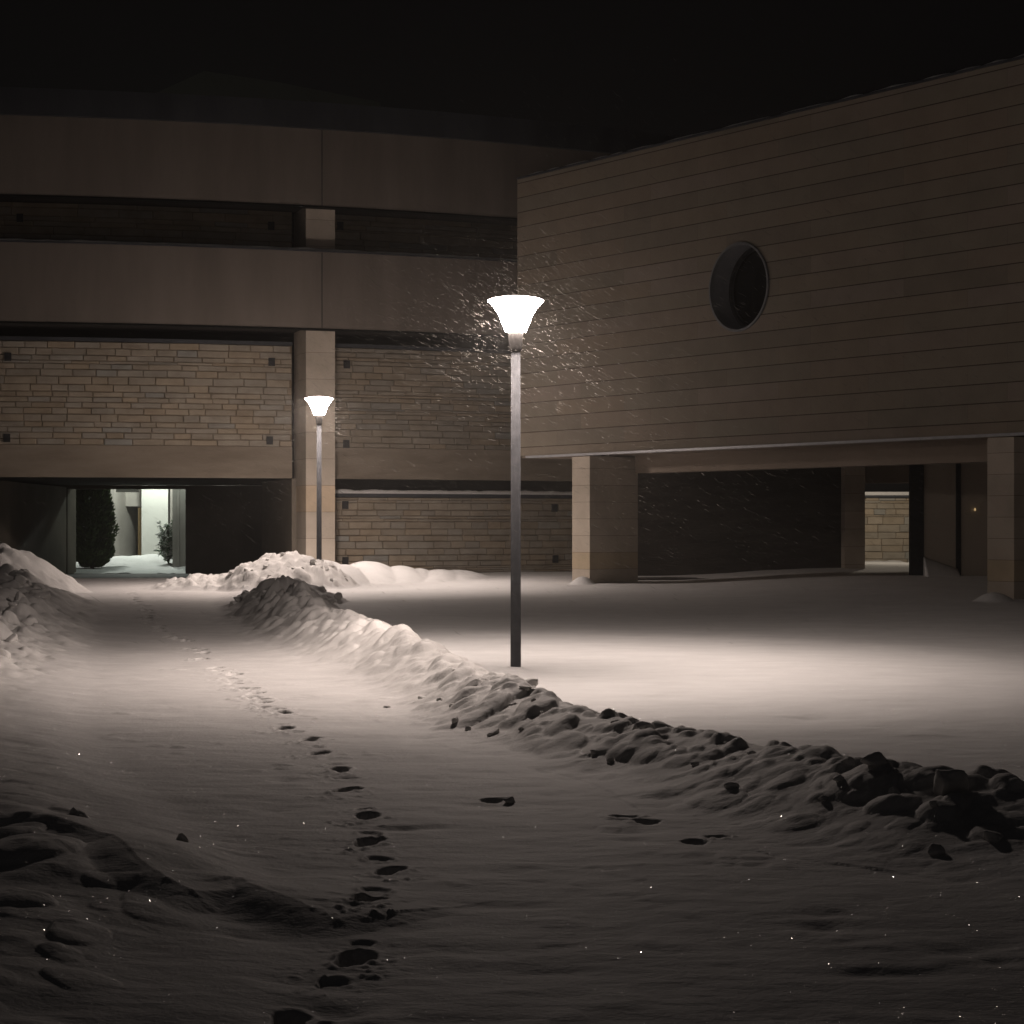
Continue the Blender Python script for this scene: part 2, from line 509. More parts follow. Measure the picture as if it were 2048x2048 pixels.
# ---- left bank
d2, s2, (lh, lw) = polyfield(Xg, Yg, LEFT)
wob = 1 + .22 * fbm(Xg * 1.1, Yg * 1.1, 3, 151)
# plateau on the far side of the crest (left), slope to the path
outer = np.where(s2 > 0, np.exp(-(d2 / (lw * .62 * wob)) ** 2), np.exp(-(d2 / (lw * 2.0 * wob)) ** 2))
Hl = outer * lh * (1 + .18 * fbm(Xg * 1.0, Yg * 1.0, 3, 153)) * (1 - sstep(36.5, 38.5, Yg))
ch2 = np.clip(.10 + .95 * sstep(18.5, 23, Yg), .08, 1)
Hl += np.clip(outer, 0, 1) ** .8 * (ch2 * (cells(Xg, Yg, .42, 161, .7) * .20 + cells(Xg, Yg, .19, 162, .7) * .08) * (1 - sstep(37, 38, Yg))
                                    + .02 * fbm(Xg * 2.6 - Yg, Yg * 1.2 + Xg * .4, 3, 171)) - .02 * outer
Hb = mound(-10.2, 40.5, 1.75, 2.0, .86, 172, 1.9)
w = np.clip(Hb / .2, 0, 1)
Hb += w * (cells(Xg, Yg, .4, 173, .6) * .12 * (1 - sstep(-9.9, -9.2, Xg)) + cells(Xg, Yg, .22, 174, .5) * .05 + .03 * fbm(Xg * 3, Yg * 2, 3, 177))
soft = (1 - sstep(11.0, 12.5, Yg)) * np.clip(outer, 0, 1)
Hl += soft * cells(Xg + .1 * fbm(Xg * 2, Yg * 2, 2, 175), Yg, .52, 176, .6) * .085 + soft * .03 * fbm(Xg * 2.5, Yg * 2.5, 3, 178)
Hl = np.maximum(Hl, Hb)
# steep-sided slabs at the near left
Hs = np.zeros_like(Xg)
for R in RIDGES:
    dd, sd, (rh,) = polyfield(Xg, Yg, R)
    ends = np.hypot(Xg - R[-1][0], Yg - R[-1][1])
    wv = dd + .045 * fbm(Xg * 4, Yg * 4, 3, 181)
    back = np.exp(-(wv / .55) ** 2); front = np.exp(-(np.clip(wv, 0, 9) / .20) ** 2)
    # camera side is the right-hand side while walking the line toward the camera
    prof2 = np.where(sd > 0, back, front)
    Hs = np.maximum(Hs, prof2 * rh * .92)
    Hs = Hs - np.where(sd < 0, .05 * np.exp(-((dd - .25) / .18) ** 2) * (rh / .15), 0) * (dd < .9)
Hl = Hl * (1 - .5 * np.clip(Hs / .1, 0, 1))

H += np.maximum.reduce([Hr, Hh, Hd]) + np.maximum(Hl, 0) + Hs

# ---- footprints
def stamp(px, py, wdt, lng, depth, seed, ang, crumb=.75):
    global H
    x0, y0 = ground_from_px(px, py)
    y0 += 0.0
    r0 = np.searchsorted(yy, y0 - .7); r1 = np.searchsorted(yy, y0 + .7)
    xs, ys = Xg[r0:r1], Yg[r0:r1]
    dx, dy = xs - x0, ys - y0
    ca, sa = math.cos(ang), math.sin(ang)
    a = (dx * ca + dy * sa); b = (-dx * sa + dy * ca)
    wloc = wdt * (1 - .18 * np.tanh(-b / lng * 2))
    r = np.sqrt((a / wloc) ** 2 + (b / lng) ** 2) * 2
    r = r * (1 + .20 * fbm(xs * 8, ys * 8, 3, seed)) + .25 * np.exp(-((b / lng + .08) / .13) ** 2) * (np.abs(a) / wloc * 2)
    hole = -depth * (1 - sstep(.72, 1.08, r))
    rim = .012 * np.exp(-((r - 1.18) / .2) ** 2)
    rx = np.exp(-((dx + .03) / .17) ** 2 - ((dy + lng * .85) / .13) ** 2)
    crumbs = cells(xs, ys, .05, 200 + seed, .38) * .05 * np.clip(rx * 1.2 + .5 * np.exp(-((dx - .12) / .1) ** 2 - ((dy + .02) / .12) ** 2), 0, 1)
    crumbs = np.minimum(crumbs, .017) * (.7 + .5 * fbm(xs * 30, ys * 30, 2, 280)) + .008 * np.clip(fbm(xs * 22, ys * 22, 3, 260 + seed), 0, 1) * np.clip(rx * 1.5, 0, 1)
    H[r0:r1] += hole + rim * (.4 + .9 * fbm(xs * 7, ys * 7, 2, 230 + seed)) + crumb * crumbs * sstep(.9, 1.35, r)


for i, (px, py) in enumerate(PRINTS):
    far = py < 1340
    stamp(px, py, .15, .30 if not far else .26, (.075 if not far else .085), i, random.uniform(-.35, .1))
# scuffs between the steps, more of them far up the trail
for i, ((ax, ay), (bx, by)) in enumerate(zip(PRINTS[:-1], PRINTS[1:])):
    for k in range(2 if ay < 1400 else 1):
        t = random.uniform(.25, .75)
        far = ay < 1400
        stamp(ax + (bx - ax) * t + random.uniform(-14, 10), ay + (by - ay) * t, random.uniform(.10, .2), random.uniform(.12, .24), .055 if far else .012, 130 + 2 * i + k, random.uniform(-.5, .5), 1.3 if far else .3)
for i, (px, py) in enumerate(STRAY):
    stamp(px, py, random.uniform(.14, .2), random.uniform(.11, .16), random.uniform(.02, .03), 60 + i, random.uniform(-.4, .4), 0.0)
# scattered shallow dents
for i in range(150):
    py = random.uniform(1380, 2040); px = random.uniform(450, 2040)
    x0, y0 = ground_from_px(px, py)
    r0 = np.searchsorted(yy, y0 - .5); r1 = np.searchsorted(yy, y0 + .5)
    dx, dy = Xg[r0:r1] - x0, Yg[r0:r1] - y0
    rr = np.hypot(dx / random.uniform(.08, .25), dy / random.uniform(.06, .14))
    H[r0:r1] += random.uniform(-.016, .012) * np.exp(-rr ** 2) * (1 + .6 * fbm(Xg[r0:r1] * 6, Yg[r0:r1] * 6, 2, 300 + i))

# nothing under the buildings' passage
under = (Yg > 49.0) & (Xg < -5.2)
H = np.where(under, np.minimum(H, -.25), H)


def ground_z(x, y):
    r = np.clip(np.interp(y, yy, np.arange(len(yy))), 0, len(yy) - 1.001)
    c = np.clip(np.interp(x / y, uu, np.arange(len(uu))), 0, len(uu) - 1.001)
    i, j = int(r), int(c)
    fr, fc = r - i, c - j
    return float(H[i, j] * (1 - fr) * (1 - fc) + H[i + 1, j] * fr * (1 - fc) + H[i, j + 1] * (1 - fr) * fc + H[i + 1, j + 1] * fr * fc)


# ---- split the sheet into the things it is made of
nr, nc = H.shape
lab = np.zeros((nr, nc), np.int8)                      # 0 field
lab[(Xg < pr) & (Yg < 50)] = 1          # path
lab[(Hl > .035) & (Yg < 39.0)] = 3                        # left bank
lab[(Hb > .05) & (Hb >= Hl - .03)] = 6                     # left far heap
lab[(Hr > .035)] = 2                                      # right bank
lab[(Hh > .05) & (Hh > Hr)] = 4                           # heap at far lamp
lab[(Hd > .05) & (Hd > Hh) & (Xg < -.5)] = 5               # drift along wall
lab[(Hs > .03) & (Yg < 12)] = 3
idx = np.arange(nr * nc).reshape(nr, nc)
quads = np.stack([idx[:-1, :-1], idx[:-1, 1:], idx[1:, 1:], idx[1:, :-1]], -1).reshape(-1, 4)
qlab = lab[:-1, :-1].reshape(-1)
allv = np.stack([Xg, Yg, H], -1).reshape(-1, 3)


def sheet(name, k, mat):
    q = quads[qlab == k]
    used, inv = np.unique(q.reshape(-1), return_inverse=True)
    v = allv[used]
    org = (v[:, 0].mean(), v[:, 1].mean(), v[:, 2].min())
    v = v - np.array(org)
    me = bpy.data.meshes.new(name)
    me.vertices.add(len(v)); me.vertices.foreach_set('co', v.reshape(-1).astype(np.float32))
    nq = len(q)
    me.loops.add(nq * 4); me.loops.foreach_set('vertex_index', inv.astype(np.int32))
    me.polygons.add(nq); me.polygons.foreach_set('loop_start', np.arange(0, nq * 4, 4, dtype=np.int32))
    me.polygons.foreach_set('use_smooth', np.ones(nq, bool))
    me.materials.append(mat)
    me.update(calc_edges=True); me.validate()
    o = bpy.data.objects.new(name, me)
    o.location = org
    COL.objects.link(o)
    return o


tag(sheet('snow_field', 0, M_SNOW), kind='structure')
tag(sheet('snow_path', 1, M_PATH), kind='structure')
tag(sheet('snow_bank', 2, M_BANK), 'long lumpy ploughed snow bank running along the right side of the trodden path', 'snow bank', 'ploughed snow beside the path')
tag(sheet('snow_bank', 3, M_BANK), 'wide dim ploughed snow bank along the left side of the path', 'snow bank', 'ploughed snow beside the path')
tag(sheet('snow_heap', 4, M_BANK), 'bright rounded heap of lumpy snow at the foot of the far lamp', 'snow heap', 'ploughed snow beside the path')
tag(sheet('snow_drift', 5, M_SNOW), 'smooth white drifts of snow in front of the low stone wall', 'snow drift', 'ploughed snow beside the path')
tag(sheet('snow_heap', 6, M_BANK), 'tall snow heap left of the dark passage at the picture edge', 'snow heap', 'ploughed snow beside the path')

gb = MB(); gb.add([(-400, -60, -.75), (400, -60, -.75), (400, 600, -.75), (-400, 600, -.75)], [(0, 1, 2, 3)])
tag(gb.build('ground', M_SNOW), kind='structure')

# ------------------------------------------------------------------ SNOW CHUNKS
def chunk_mesh(seed, flat=.75):
    import bmesh
    r_ = random.Random(seed)
    bm = bmesh.new()
    bmesh.ops.create_icosphere(bm, subdivisions=4, radius=1.0)
    cuts = []
    for _ in range(13):
        v = Vector((r_.gauss(0, 1), r_.gauss(0, 1), r_.gauss(0, 1))).normalized()
        cuts.append((v, r_.uniform(.42, .82)))
    off = Vector((seed * 3.1, seed * 1.7, 0))
    for v in bm.verts:
        p = v.co.copy()
        for n, dd in cuts:
            k = p.dot(n)
            if k > dd: p -= n * (k - dd) * .78
        p *= 1 + .10 * mnoise.noise(p * 1.8 + off) + .06 * mnoise.noise(p * 5 + off) + .035 * mnoise.noise(p * 11 + off)
        p.z *= flat
        v.co = p
    me = bpy.data.meshes.new('snow_chunk')
    bm.to_mesh(me); bm.free()
    me.polygons.foreach_set('use_smooth', [True] * len(me.polygons))
    me.materials.append(M_CHUNK)
    return me


CH = [chunk_mesh(s, random.uniform(.62, .9)) for s in range(12)]


def chunk(x, y, size, label, group=None, sink=.25, mesh=None, sc=(1, 1, 1)):
    o = bpy.data.objects.new('snow_chunk', mesh or random.choice(CH))
    o.location = (x, y, ground_z(x, y) + size * (.5 - sink))
    o.rotation_euler = (random.uniform(-.4, .4), random.uniform(-.4, .4), random.uniform(0, 6.28))
    k = size * random.uniform(.9, 1.1)
    o.scale = (k * sc[0], k * sc[1], k * sc[2])
    COL.objects.link(o)
    tag(o, label, 'snow lump', group)
    return o


def along(poly, t):
    seg = [math.hypot(b[0] - a[0], b[1] - a[1]) for a, b in zip(poly[:-1], poly[1:])]
    t *= sum(seg)
    for (a, b), L_ in zip(zip(poly[:-1], poly[1:]), seg):
        if t <= L_:
            k = t / L_
            return a[0] + (b[0] - a[0]) * k, a[1] + (b[1] - a[1]) * k, (b[0] - a[0]) / L_, (b[1] - a[1]) / L_
        t -= L_
    a, b = poly[-2], poly[-1]
    return b[0], b[1], (b[0] - a[0]) / seg[-1], (b[1] - a[1]) / seg[-1]


nearB = [p for p in BERM if p[1] < 20.0]
for i in range(28):
    x, y, dx, dy = along(nearB, random.random() ** .9 * .99)
    o_ = random.gauss(-.04, .2)
    # perpendicular to the right of the walk away from us
    x += -dy * o_ * -1 * -1; y += dx * o_
    sz = random.uniform(.03, .06) if y > 13.4 else random.uniform(.03, .06)
    chunk(x, y, sz, 'one of the small snow lumps stuck in the near part of the right bank', 'small lumps on the near right bank', sink=.62)
for i in range(12):                                       # rolled down to the path edge
    x, y, dx, dy = along(nearB, random.random())
    x += dy * random.uniform(.42, .75); y += -dx * random.uniform(.42, .75)
    chunk(x, y, random.uniform(.025, .05), 'one of the little snow crumbs at the path-side foot of the right bank', 'crumbs at the foot of the right bank', sink=.3)
for i in range(46):
    a = random.uniform(0, 6.28); r = math.sqrt(random.random())
    x, y = -3.9 + 1.0 * r * math.cos(a), 35.2 + 1.1 * r * math.sin(a)
    chunk(x, y, random.uniform(.05, .115), 'one of the grey snow blocks piled on the shadowed heap before the far lamp', 'snow blocks on the shadowed heap', sink=.4)
for i in range(40):
    a = random.uniform(0, 6.28); r = math.sqrt(random.random())
    x, y = -4.65 + 1.35 * r * math.cos(a), 42.0 + 1.2 * r * math.sin(a)
    chunk(x, y, random.uniform(.04, .09), 'one of the bright snow lumps on the lit heap under the far lamp', 'snow lumps on the lit heap', sink=.5)
for i in range(44):
    x, y, dx, dy = along(LEFT[:5], random.random() ** 1.3)
    o_ = random.gauss(.2, .6)
    x += .45 - abs(o_) * .7
    chunk(x, y, random.uniform(.06, .14), 'one of the snow lumps on the far part of the left bank', 'lumps on the far left bank', sink=.42)
for i in range(7):
    x, y, dx, dy = along(LEFT[8:], random.random())
    x += random.gauss(-.15, .25)
    chunk(x, y, random.uniform(.04, .08), 'one of the dark snow lumps on the near left bank', 'dark lumps on the near left bank', sink=.5)
# single ones that can be told apart
for px, py, Yb, sz, sc, lab_ in [
    (1893, 1528, 11.5, .135, (1.25, .9, 1.0), 'largest rounded snow boulder crowning the right bank near the picture edge'),
    (1752, 1528, 12.0, .078, (1.3, 1, .8), 'second largest snow boulder, left of the biggest one on the right bank'),
    (1787, 1545, 11.6, .06, (.8, 1, 1.1), 'smaller upright snow lump between the two biggest boulders'),
    (1870, 1690, 10.6, .055, (1.1, 1, .9), 'dark snow lump at the path-side foot of the biggest boulder'),
    (1985, 1680, 10.7, .065, (1, 1, 1), 'rounded dark lump at the right picture edge below the boulders'),
    (1465, 1604, 12.55, .05, (1.1, 1, .9), 'lone snow lump at the path edge before the bank turns right'),
    (1072, 1430, 17.0, .095, (1, 1, 1.1), 'square dark snow block jutting from the bank right of the near lamp'),
    (1058, 1398, 18.2, .085, (1.2, 1, .9), 'pale snow block behind the square dark one on the bank crest'),
    (1285, 1470, 14.75, .085, (1.1, 1, 1), 'dark rounded lump midway along the near right bank'),
    (1020, 1590, 12.7, .045, (1.5, 1, .8), 'small pointed snow clod alone in the middle of the path'),
    (988, 1469, 15.95, .05, (1.2, 1, .8), 'small dark clod on the path beside the right bank'),
    (1043, 1475, 15.75, .035, (1, 1, .9), 'tiny clod on the path right of a larger dark clod'),
    (773, 1405, 18.4, .035, (1.6, 1, .7), 'small flat clod on the bright path left of the bank'),
    (365, 1695, 10.75, .045, (.8, 1.1, 1.1), 'dark upright lump on the drift edge at lower left'),
]:
    x = (px - 1024) / F * Yb
    chunk(x, Yb, sz, lab_, sink=.28, sc=sc, mesh=CH[int(px) % 12])

# ------------------------------------------------------------------ STREET LAMPS
def make_lamp(loc, label):
    root = empty('street_lamp', loc)
    tag(root, label, 'street lamp', 'lit street lamps')
    p = MB(); p.lathe([(.057, -.4), (.056, .3), (.050, 3.44)], 24); p.build('pole', M_POLE, root, True)
    h = MB(); h.lathe([(.055, 3.44), (.063, 3.455), (.066, 3.47), (.078, 3.58), (.080, 3.622), (.084, 3.632), (.084, 3.640)], 28)
    h.build('lamp_holder', M_HOLD, root, True)
    sh = MB()
    sh.lathe([(.085, 3.643), (.112, 3.648), (.145, 3.735), (.181, 3.826), (.232, 3.905), (.279, 3.958), (.297, 3.970), (.299, 3.982)], 48, cap1=False)
    sh.build('lamp_shade', M_LAMP, root, True)
    ld = MB(); ld.lathe([(.298, 3.984), (.26, 4.002), (.17, 4.018), (.06, 4.026)], 40, cap0=False)
    ld.build('lamp_lid', M_LAMPTOP, root, True)
    return root


L1 = (0.04, 22.0, 0.0)
L2 = (-4.05, 43.0, .22)
make_lamp((L1[0], L1[1], ground_z(L1[0], L1[1]) - .055), 'near lit street lamp on a grey pole standing in the snow at centre')
make_lamp(L2, 'smaller far lit street lamp behind the bright snow heap, before the stone pier')

def snow_strip(rows):
    """continuous snow ridge; each row = cross-section points from front foot to back foot"""
    mb = MB(); m = len(rows[0]); v = [p for r in rows for p in r]; f = []
    for k in range(len(rows) - 1):
        for i in range(m - 1):
            a = k * m + i
            f.append((a, a + m, a + m + 1, a + 1))
    f.append(tuple(range(m))); f.append(tuple((len(rows) - 1) * m + i for i in range(m - 1, -1, -1)))
    return mb.add(v, f)


# ------------------------------------------------------------------ CURVED BUILDING
A_, B_, C_ = Vector((-11.45, 45.8)), Vector((-4.42, 47.5)), Vector((.15, 49.4))
def circ(a, b, c):
    d_ = 2 * (a.x * (b.y - c.y) + b.x * (c.y - a.y) + c.x * (a.y - b.y))
    ux = (a.length_squared * (b.y - c.y) + b.length_squared * (c.y - a.y) + c.length_squared * (a.y - b.y)) / d_
    uy = (a.length_squared * (c.x - b.x) + b.length_squared * (a.x - c.x) + c.length_squared * (b.x - a.x)) / d_
    return Vector((ux, uy)), (a - Vector((ux, uy))).length
CC, RR = circ(A_, B_, C_)


def P(th, r, z):
    return (CC.x + r * math.sin(th), CC.y - r * math.cos(th), z)


def theta(px, r):
    lo, hi = -.6, 1.25
    for _ in range(60):
        m = (lo + hi) / 2
        q = P(m, r, 0)
        if 1024 + F * q[0] / q[1] < px: lo = m
        else: hi = m
    return (lo + hi) / 2


def arc(mb, t0, t1, ri, ro, z0, z1, n=24, col=None):
    vs, fs = [], []
    for k in range(n + 1):
        t = t0 + (t1 - t0) * k / n
        vs += [P(t, ro, z0), P(t, ro, z1), P(t, ri, z1), P(t, ri, z0)]
    for k in range(n):
        a, b = 4 * k, 4 * k + 4
        for i in range(4):
            j = (i + 1) % 4
            fs.append((a + i, b + i, b + j, a + j))
    fs.append((0, 1, 2, 3)); e = 4 * n; fs.append((e + 3, e + 2, e + 1, e))
    mb.add(vs, fs, col)


R_STONE = RR - 1.35
cb = empty('curved_building', (CC.x, CC.y, 0))
tag(cb, 'large curved concrete and limestone building with two pale horizontal bands behind the far lamp', 'building')
ORG = (CC.x, CC.y, 0)
cb.location = (0, 0, 0)
TL, TR = theta(-420, RR), theta(1420, RR)


def stone_wall(name, r, t0, t1, z0, z1, parent, seed, tone=1.0, hmin=.11, hmax=.19, lmin=.35, lmax=.78, ang=None):
    """coursed limestone: every block its own bevelled stone, bedded on a mortar backing (one mesh)"""
    r_ = random.Random(seed)
    mb = MB()
    z = z0
    row = 0
    while z < z1 - .03:
        h = r_.uniform(hmin, hmax)
        if r_.random() < .14: h = r_.uniform(.05, .075)
        if z + h > z1 - .05: h = z1 - z
        t = t0 - r_.uniform(0, lmax) / r
        while t < t1:
            L_ = r_.uniform(lmin, lmax)
            if h < .08: L_ *= 1.6
            a = max(t, t0); b = min(t + L_ / r, t1)
            t += L_ / r
            if (b - a) * r < .06: continue
            gj = r_.uniform(.004, .009) / r
            a0, b0 = a + gj, b - gj
            za, zb = z + r_.uniform(.002, .009), z + h - r_.uniform(.003, .010)
            pr_ = r_.uniform(0, .022)
            ro = r + pr_
            bev = min(.014, h * .15); bt = bev / r
            j = lambda s: r_.uniform(-s, s)
            sk = j(.006)
            rb = r - .05
            O = [P(a0, ro - bev, za + j(.004)), P(b0, ro - bev, za + j(.004)), P(b0, ro - bev, zb + sk), P(a0, ro - bev, zb + j(.006))]
            I = [P(a0 + bt, ro + j(.006), O[0][2] + bev), P(b0 - bt, ro + j(.006), O[1][2] + bev), P(b0 - bt, ro + j(.006), O[2][2] - bev), P(a0 + bt, ro + j(.006), O[3][2] - bev)]
            K = [P(a0, rb, za), P(b0, rb, za), P(b0, rb, zb), P(a0, rb, zb)]
            v = r_.uniform(.91, 1.06) * tone
            wq = r_.uniform(-.05, .05)
            if r_.random() < .12: wq -= .07
            c = (v * (1 + wq), v, v * (1 - wq * 1.3))
            mb.add(O + I + K, [(4, 5, 6, 7), (0, 1, 5, 4), (1, 2, 6, 5), (2, 3, 7, 6), (3, 0, 4, 7), (8, 9, 1, 0), (9, 10, 2, 1), (10, 11, 3, 2), (11, 8, 0, 3)], c)
        z += h
        row += 1
    arc(mb, t0, t1, r - .32, r - .028, z0, z1, 30, (.62 * tone, .56 * tone, .49 * tone))
    return mb.build(name, M_STONE, parent)


def zz(py, Y): return CAMZ - (py - HOR) * Y / F


# bands, fascia, roof
b1 = MB(); arc(b1, TL, TR, RR - .28, RR, 8.95, 10.72, 60); b1.build('parapet_band', M_BAND, cb, False)
b2 = MB(); arc(b2, TL, TR, RR - .28, RR, 6.11, 7.88, 60); b2.build('parapet_band', M_BAND, cb, False)
for i, (z0, z1) in enumerate(((8.95, 10.72), (6.11, 7.88))):
    l = MB(); arc(l, TL, TR, RR - .27, RR + .012, z0 - .035, z0 - .003, 60); l.build('drip_edge', M_PIER, cb)
    tj = theta(644, RR)
    jn = MB(); arc(jn, tj - .0003, tj + .0003, RR - .01, RR + .003, z0 + .01, z1 - .01, 1); jn.build('joint', M_VENT, cb)
fs = MB(); arc(fs, TL, TR, RR - 1.6, RR + .10, 10.725, 11.33, 60); fs.build('roof_fascia', M_FASCIA, cb)
sl = MB()
arc(sl, TL, TR, RR - 9, RR - 1.62, 10.9, 11.3, 60)
arc(sl, TL, TR, RR - 8, RR - .29, 8.98, 9.2, 60); arc(sl, TL, TR, RR - 8, RR - .29, 6.14, 6.36, 60)
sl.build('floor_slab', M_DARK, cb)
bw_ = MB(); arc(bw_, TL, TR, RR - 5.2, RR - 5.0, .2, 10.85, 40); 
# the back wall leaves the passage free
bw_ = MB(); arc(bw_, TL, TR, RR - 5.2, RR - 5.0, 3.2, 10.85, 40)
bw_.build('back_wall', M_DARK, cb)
cp = MB(); arc(cp, TL, TR, RR - .31, RR + .02, 7.882, 7.92, 60); cp.build('coping', M_FASCIA, cb)
# snow lying along the lower band's top
n_ = 260
rows = []
for k in range(n_ + 1):
    t0 = TL + (TR - TL) * k / n_
    h0 = .05 + .04 * mnoise.noise(Vector((k * .17, 3, 0)))
    rows.append([P(t0, RR - .01, 7.921), P(t0, RR - .02, 7.921 + h0 * .7), P(t0, RR - .08, 7.921 + h0), P(t0, RR - .22, 7.921 + h0), P(t0, RR - .28, 7.921)])
sn = snow_strip(rows)
sn.build('snow_cap', M_SNOW, cb, True)

# piers: radial fins, stone clad in courses
def radial_pier(px0, px1, rfront, depth, z1, name='pier'):
    t0, t1 = theta(px0, rfront), theta(px1, rfront)
    mb = MB(); z = .0; i = 0
    hs = []
    while z < z1:
        h = .62; zt = min(z + h, z1)
        v = 1 + .07 * math.sin(i * 2.3) + random.uniform(-.05, .05)
        c = (v, v * .985, v * .965)
        if i == 3: c = (v * 1.03, v * .93, v * .80)
        arc(mb, t0, t1, rfront - depth, rfront, z, zt - .008, 2, c)
        z = zt; i += 1
    arc(mb, t0 + .0004, t1 - .0004, rfront - depth + .02, rfront - .008, 0, z1, 2, (.35, .3, .26))
    return mb.build(name, M_PIER, cb)


RP = RR - .32
radial_pier(612, 670, RP, 1.3, 9.6)
t_a, t_b = theta(612, RP), theta(670, RP)
# left stone storey over the passage: beam, stone panel, coping
TLs, TRs = theta(-500, R_STONE), theta(584, R_STONE)
TLr, TRr = theta(668, R_STONE), theta(1330, R_STONE)
ZB0, ZB1, ZS1 = 2.66, 3.40, 5.80
for t0, t1, sd in ((TLs, TRs, 11), (TLr, TRr, 12)):
    bm_ = MB(); arc(bm_, t0, t1, R_STONE - .45, R_STONE + .012, ZB0, ZB1, 30); bm_.build('concrete_beam', M_BEAM, cb)
    stone_wall('stone_panel', R_STONE, t0, t1, ZB1 + .004, ZS1, cb, sd, 1.0 if sd == 11 else .82,
               hmin=.12 if sd == 11 else .07, hmax=.185 if sd == 11 else .17)
    c_ = MB(); arc(c_, t0, t1, R_STONE - .5, R_STONE + .05, ZS1 + .004, ZS1 + .09, 30); c_.build('coping', M_FASCIA, cb)
    stone_wall('stone_panel', R_STONE, t0, t1, 7.3, 9.8, cb, sd + 4, .8, hmin=.10, hmax=.2, lmin=.6, lmax=1.5)


def vent(px, py, r, parent, w=.15, h=.19):
    t = theta(px, r)
    Y = P(t, r, 0)[1]
    z = zz(py, Y)
    mb = MB(); dt = w / 2 / r
    arc(mb, t - dt, t + dt, r - .02, r + .045, z - h / 2, z + h / 2, 1)
    dt *= .72
    arc(mb, t - dt, t + dt, r + .046, r + .052, z - h * .36, z + h * .36, 1)
    return mb.build('vent', M_VENT, parent)


for px, py in ((16, 714), (543, 724), (14, 876), (539, 881), (693, 729), (692, 888), (40, 436), (542, 452), (680, 452)):
    vent(px, py, R_STONE, cb)

# passage: splayed right side wall, left wall, end wall with opening, ceiling
def quad_wall(mb, a, b, z0, z1, th, side, col=None):
    """vertical slab from a to b (xy), thickness th toward side (+1 = left of a->b)"""
    a, b = Vector(a), Vector(b)
    d_ = (b - a).normalized(); n = Vector((-d_.y, d_.x)) * th * side
    ring = [a, b, b + n, a + n]
    if side < 0: ring = [b, a, a + n, b + n]
    mb.hexa([(p.x, p.y, z0) for p in ring] + [(p.x, p.y, z1) for p in ring], col)


YE = 60.0
xe = lambda px, Y=YE: (px - 1024) / F * Y
q = P(TRs, R_STONE - .02, 0)
rs = Vector((q[0], q[1]))
rd = Vector((-.285, .958))
w_ = MB(); quad_wall(w_, rs, rs + rd * 4.2, 0, 2.655, .3, -1); w_.build('passage_side_wall', M_TUNNEL, cb)
w_ = MB(); quad_wall(w_, (xe(-20, 49.6) - .05, 49.7), (xe(133), YE + .0), 0, 2.655, .3, 1); w_.build('passage_side_wall', M_TUNNEL, cb)
ew = MB()
ew.box(xe(371), -5.0, YE, YE + .5, -.1, 2.7)
ew.box(xe(-200), xe(135), YE + .002, YE + 1.17, -.1, 2.72)
ew.box(xe(135) + .002, xe(371) - .002, YE + .004, YE + .5, 2.605, 2.71)
ew.build('passage_end_wall', M_TUNNEL, cb)
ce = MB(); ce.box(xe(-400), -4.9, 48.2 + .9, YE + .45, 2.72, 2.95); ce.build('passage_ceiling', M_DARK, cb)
pf = MB()
nY = 12
pf.add([(-18, 49.2, .235), (-5.2, 49.2, .235), (-5.2, 60.6, .115), (-18, 60.6, .115)], [(0, 1, 2, 3)])
tag(pf.build('passage_floor', M_PAVE), kind='structure')

# ---- low stone wall under the right-hand bay (a wall of its own)
RL = R_STONE - .35
t0, t1 = theta(671, RL), theta(1300, RL)
Yw = P((t0 + t1) / 2, RL, 0)[1]
lw = empty('low_stone_wall', (0, 0, 0))
tag(lw, 'low coursed limestone wall with snow on its dark coping, right of the far pier', 'wall')
stone_wall('stonework', RL, t0, t1, .0, 2.22, lw, 31, .98, hmin=.10, hmax=.18, lmin=.32, lmax=.75)
c_ = MB(); arc(c_, t0, t1, RL - .42, RL + .05, 2.224, 2.31, 30); c_.build('coping', M_FASCIA, lw)
n_ = 200; rows = []
for k in range(n_ + 1):
    u0 = t0 + (t1 - t0) * k / n_
    h0 = .09 + .035 * mnoise.noise(Vector((k * .11, 1, 0))) + .012 * mnoise.noise(Vector((k * .5, 7, 0)))
    rows.append([P(u0, RL + .035, 2.311), P(u0, RL + .03, 2.311 + h0 * .6), P(u0, RL - .04, 2.311 + h0), P(u0, RL - .34, 2.311 + h0), P(u0, RL - .4, 2.311)])
sn = snow_strip(rows)
sn.build('snow_cap', M_SNOW, lw, True)
for px, py in ((690, 1010), (690, 1122), (1108, 1016), (1110, 1118)):
    vent(px, py, RL, lw)
# dark backing seen through the slot above the low wall
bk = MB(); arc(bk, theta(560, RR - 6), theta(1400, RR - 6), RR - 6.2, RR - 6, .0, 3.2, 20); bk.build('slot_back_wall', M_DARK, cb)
# blue-lit window slit far back under the lower band
tw = theta(905, RR - 4.98)
wn = MB(); arc(wn, tw - .0042, tw + .0042, RR - 4.99, RR - 4.96, 5.9, 6.6, 1); wn.build('window', M_BLUEPANE, cb)
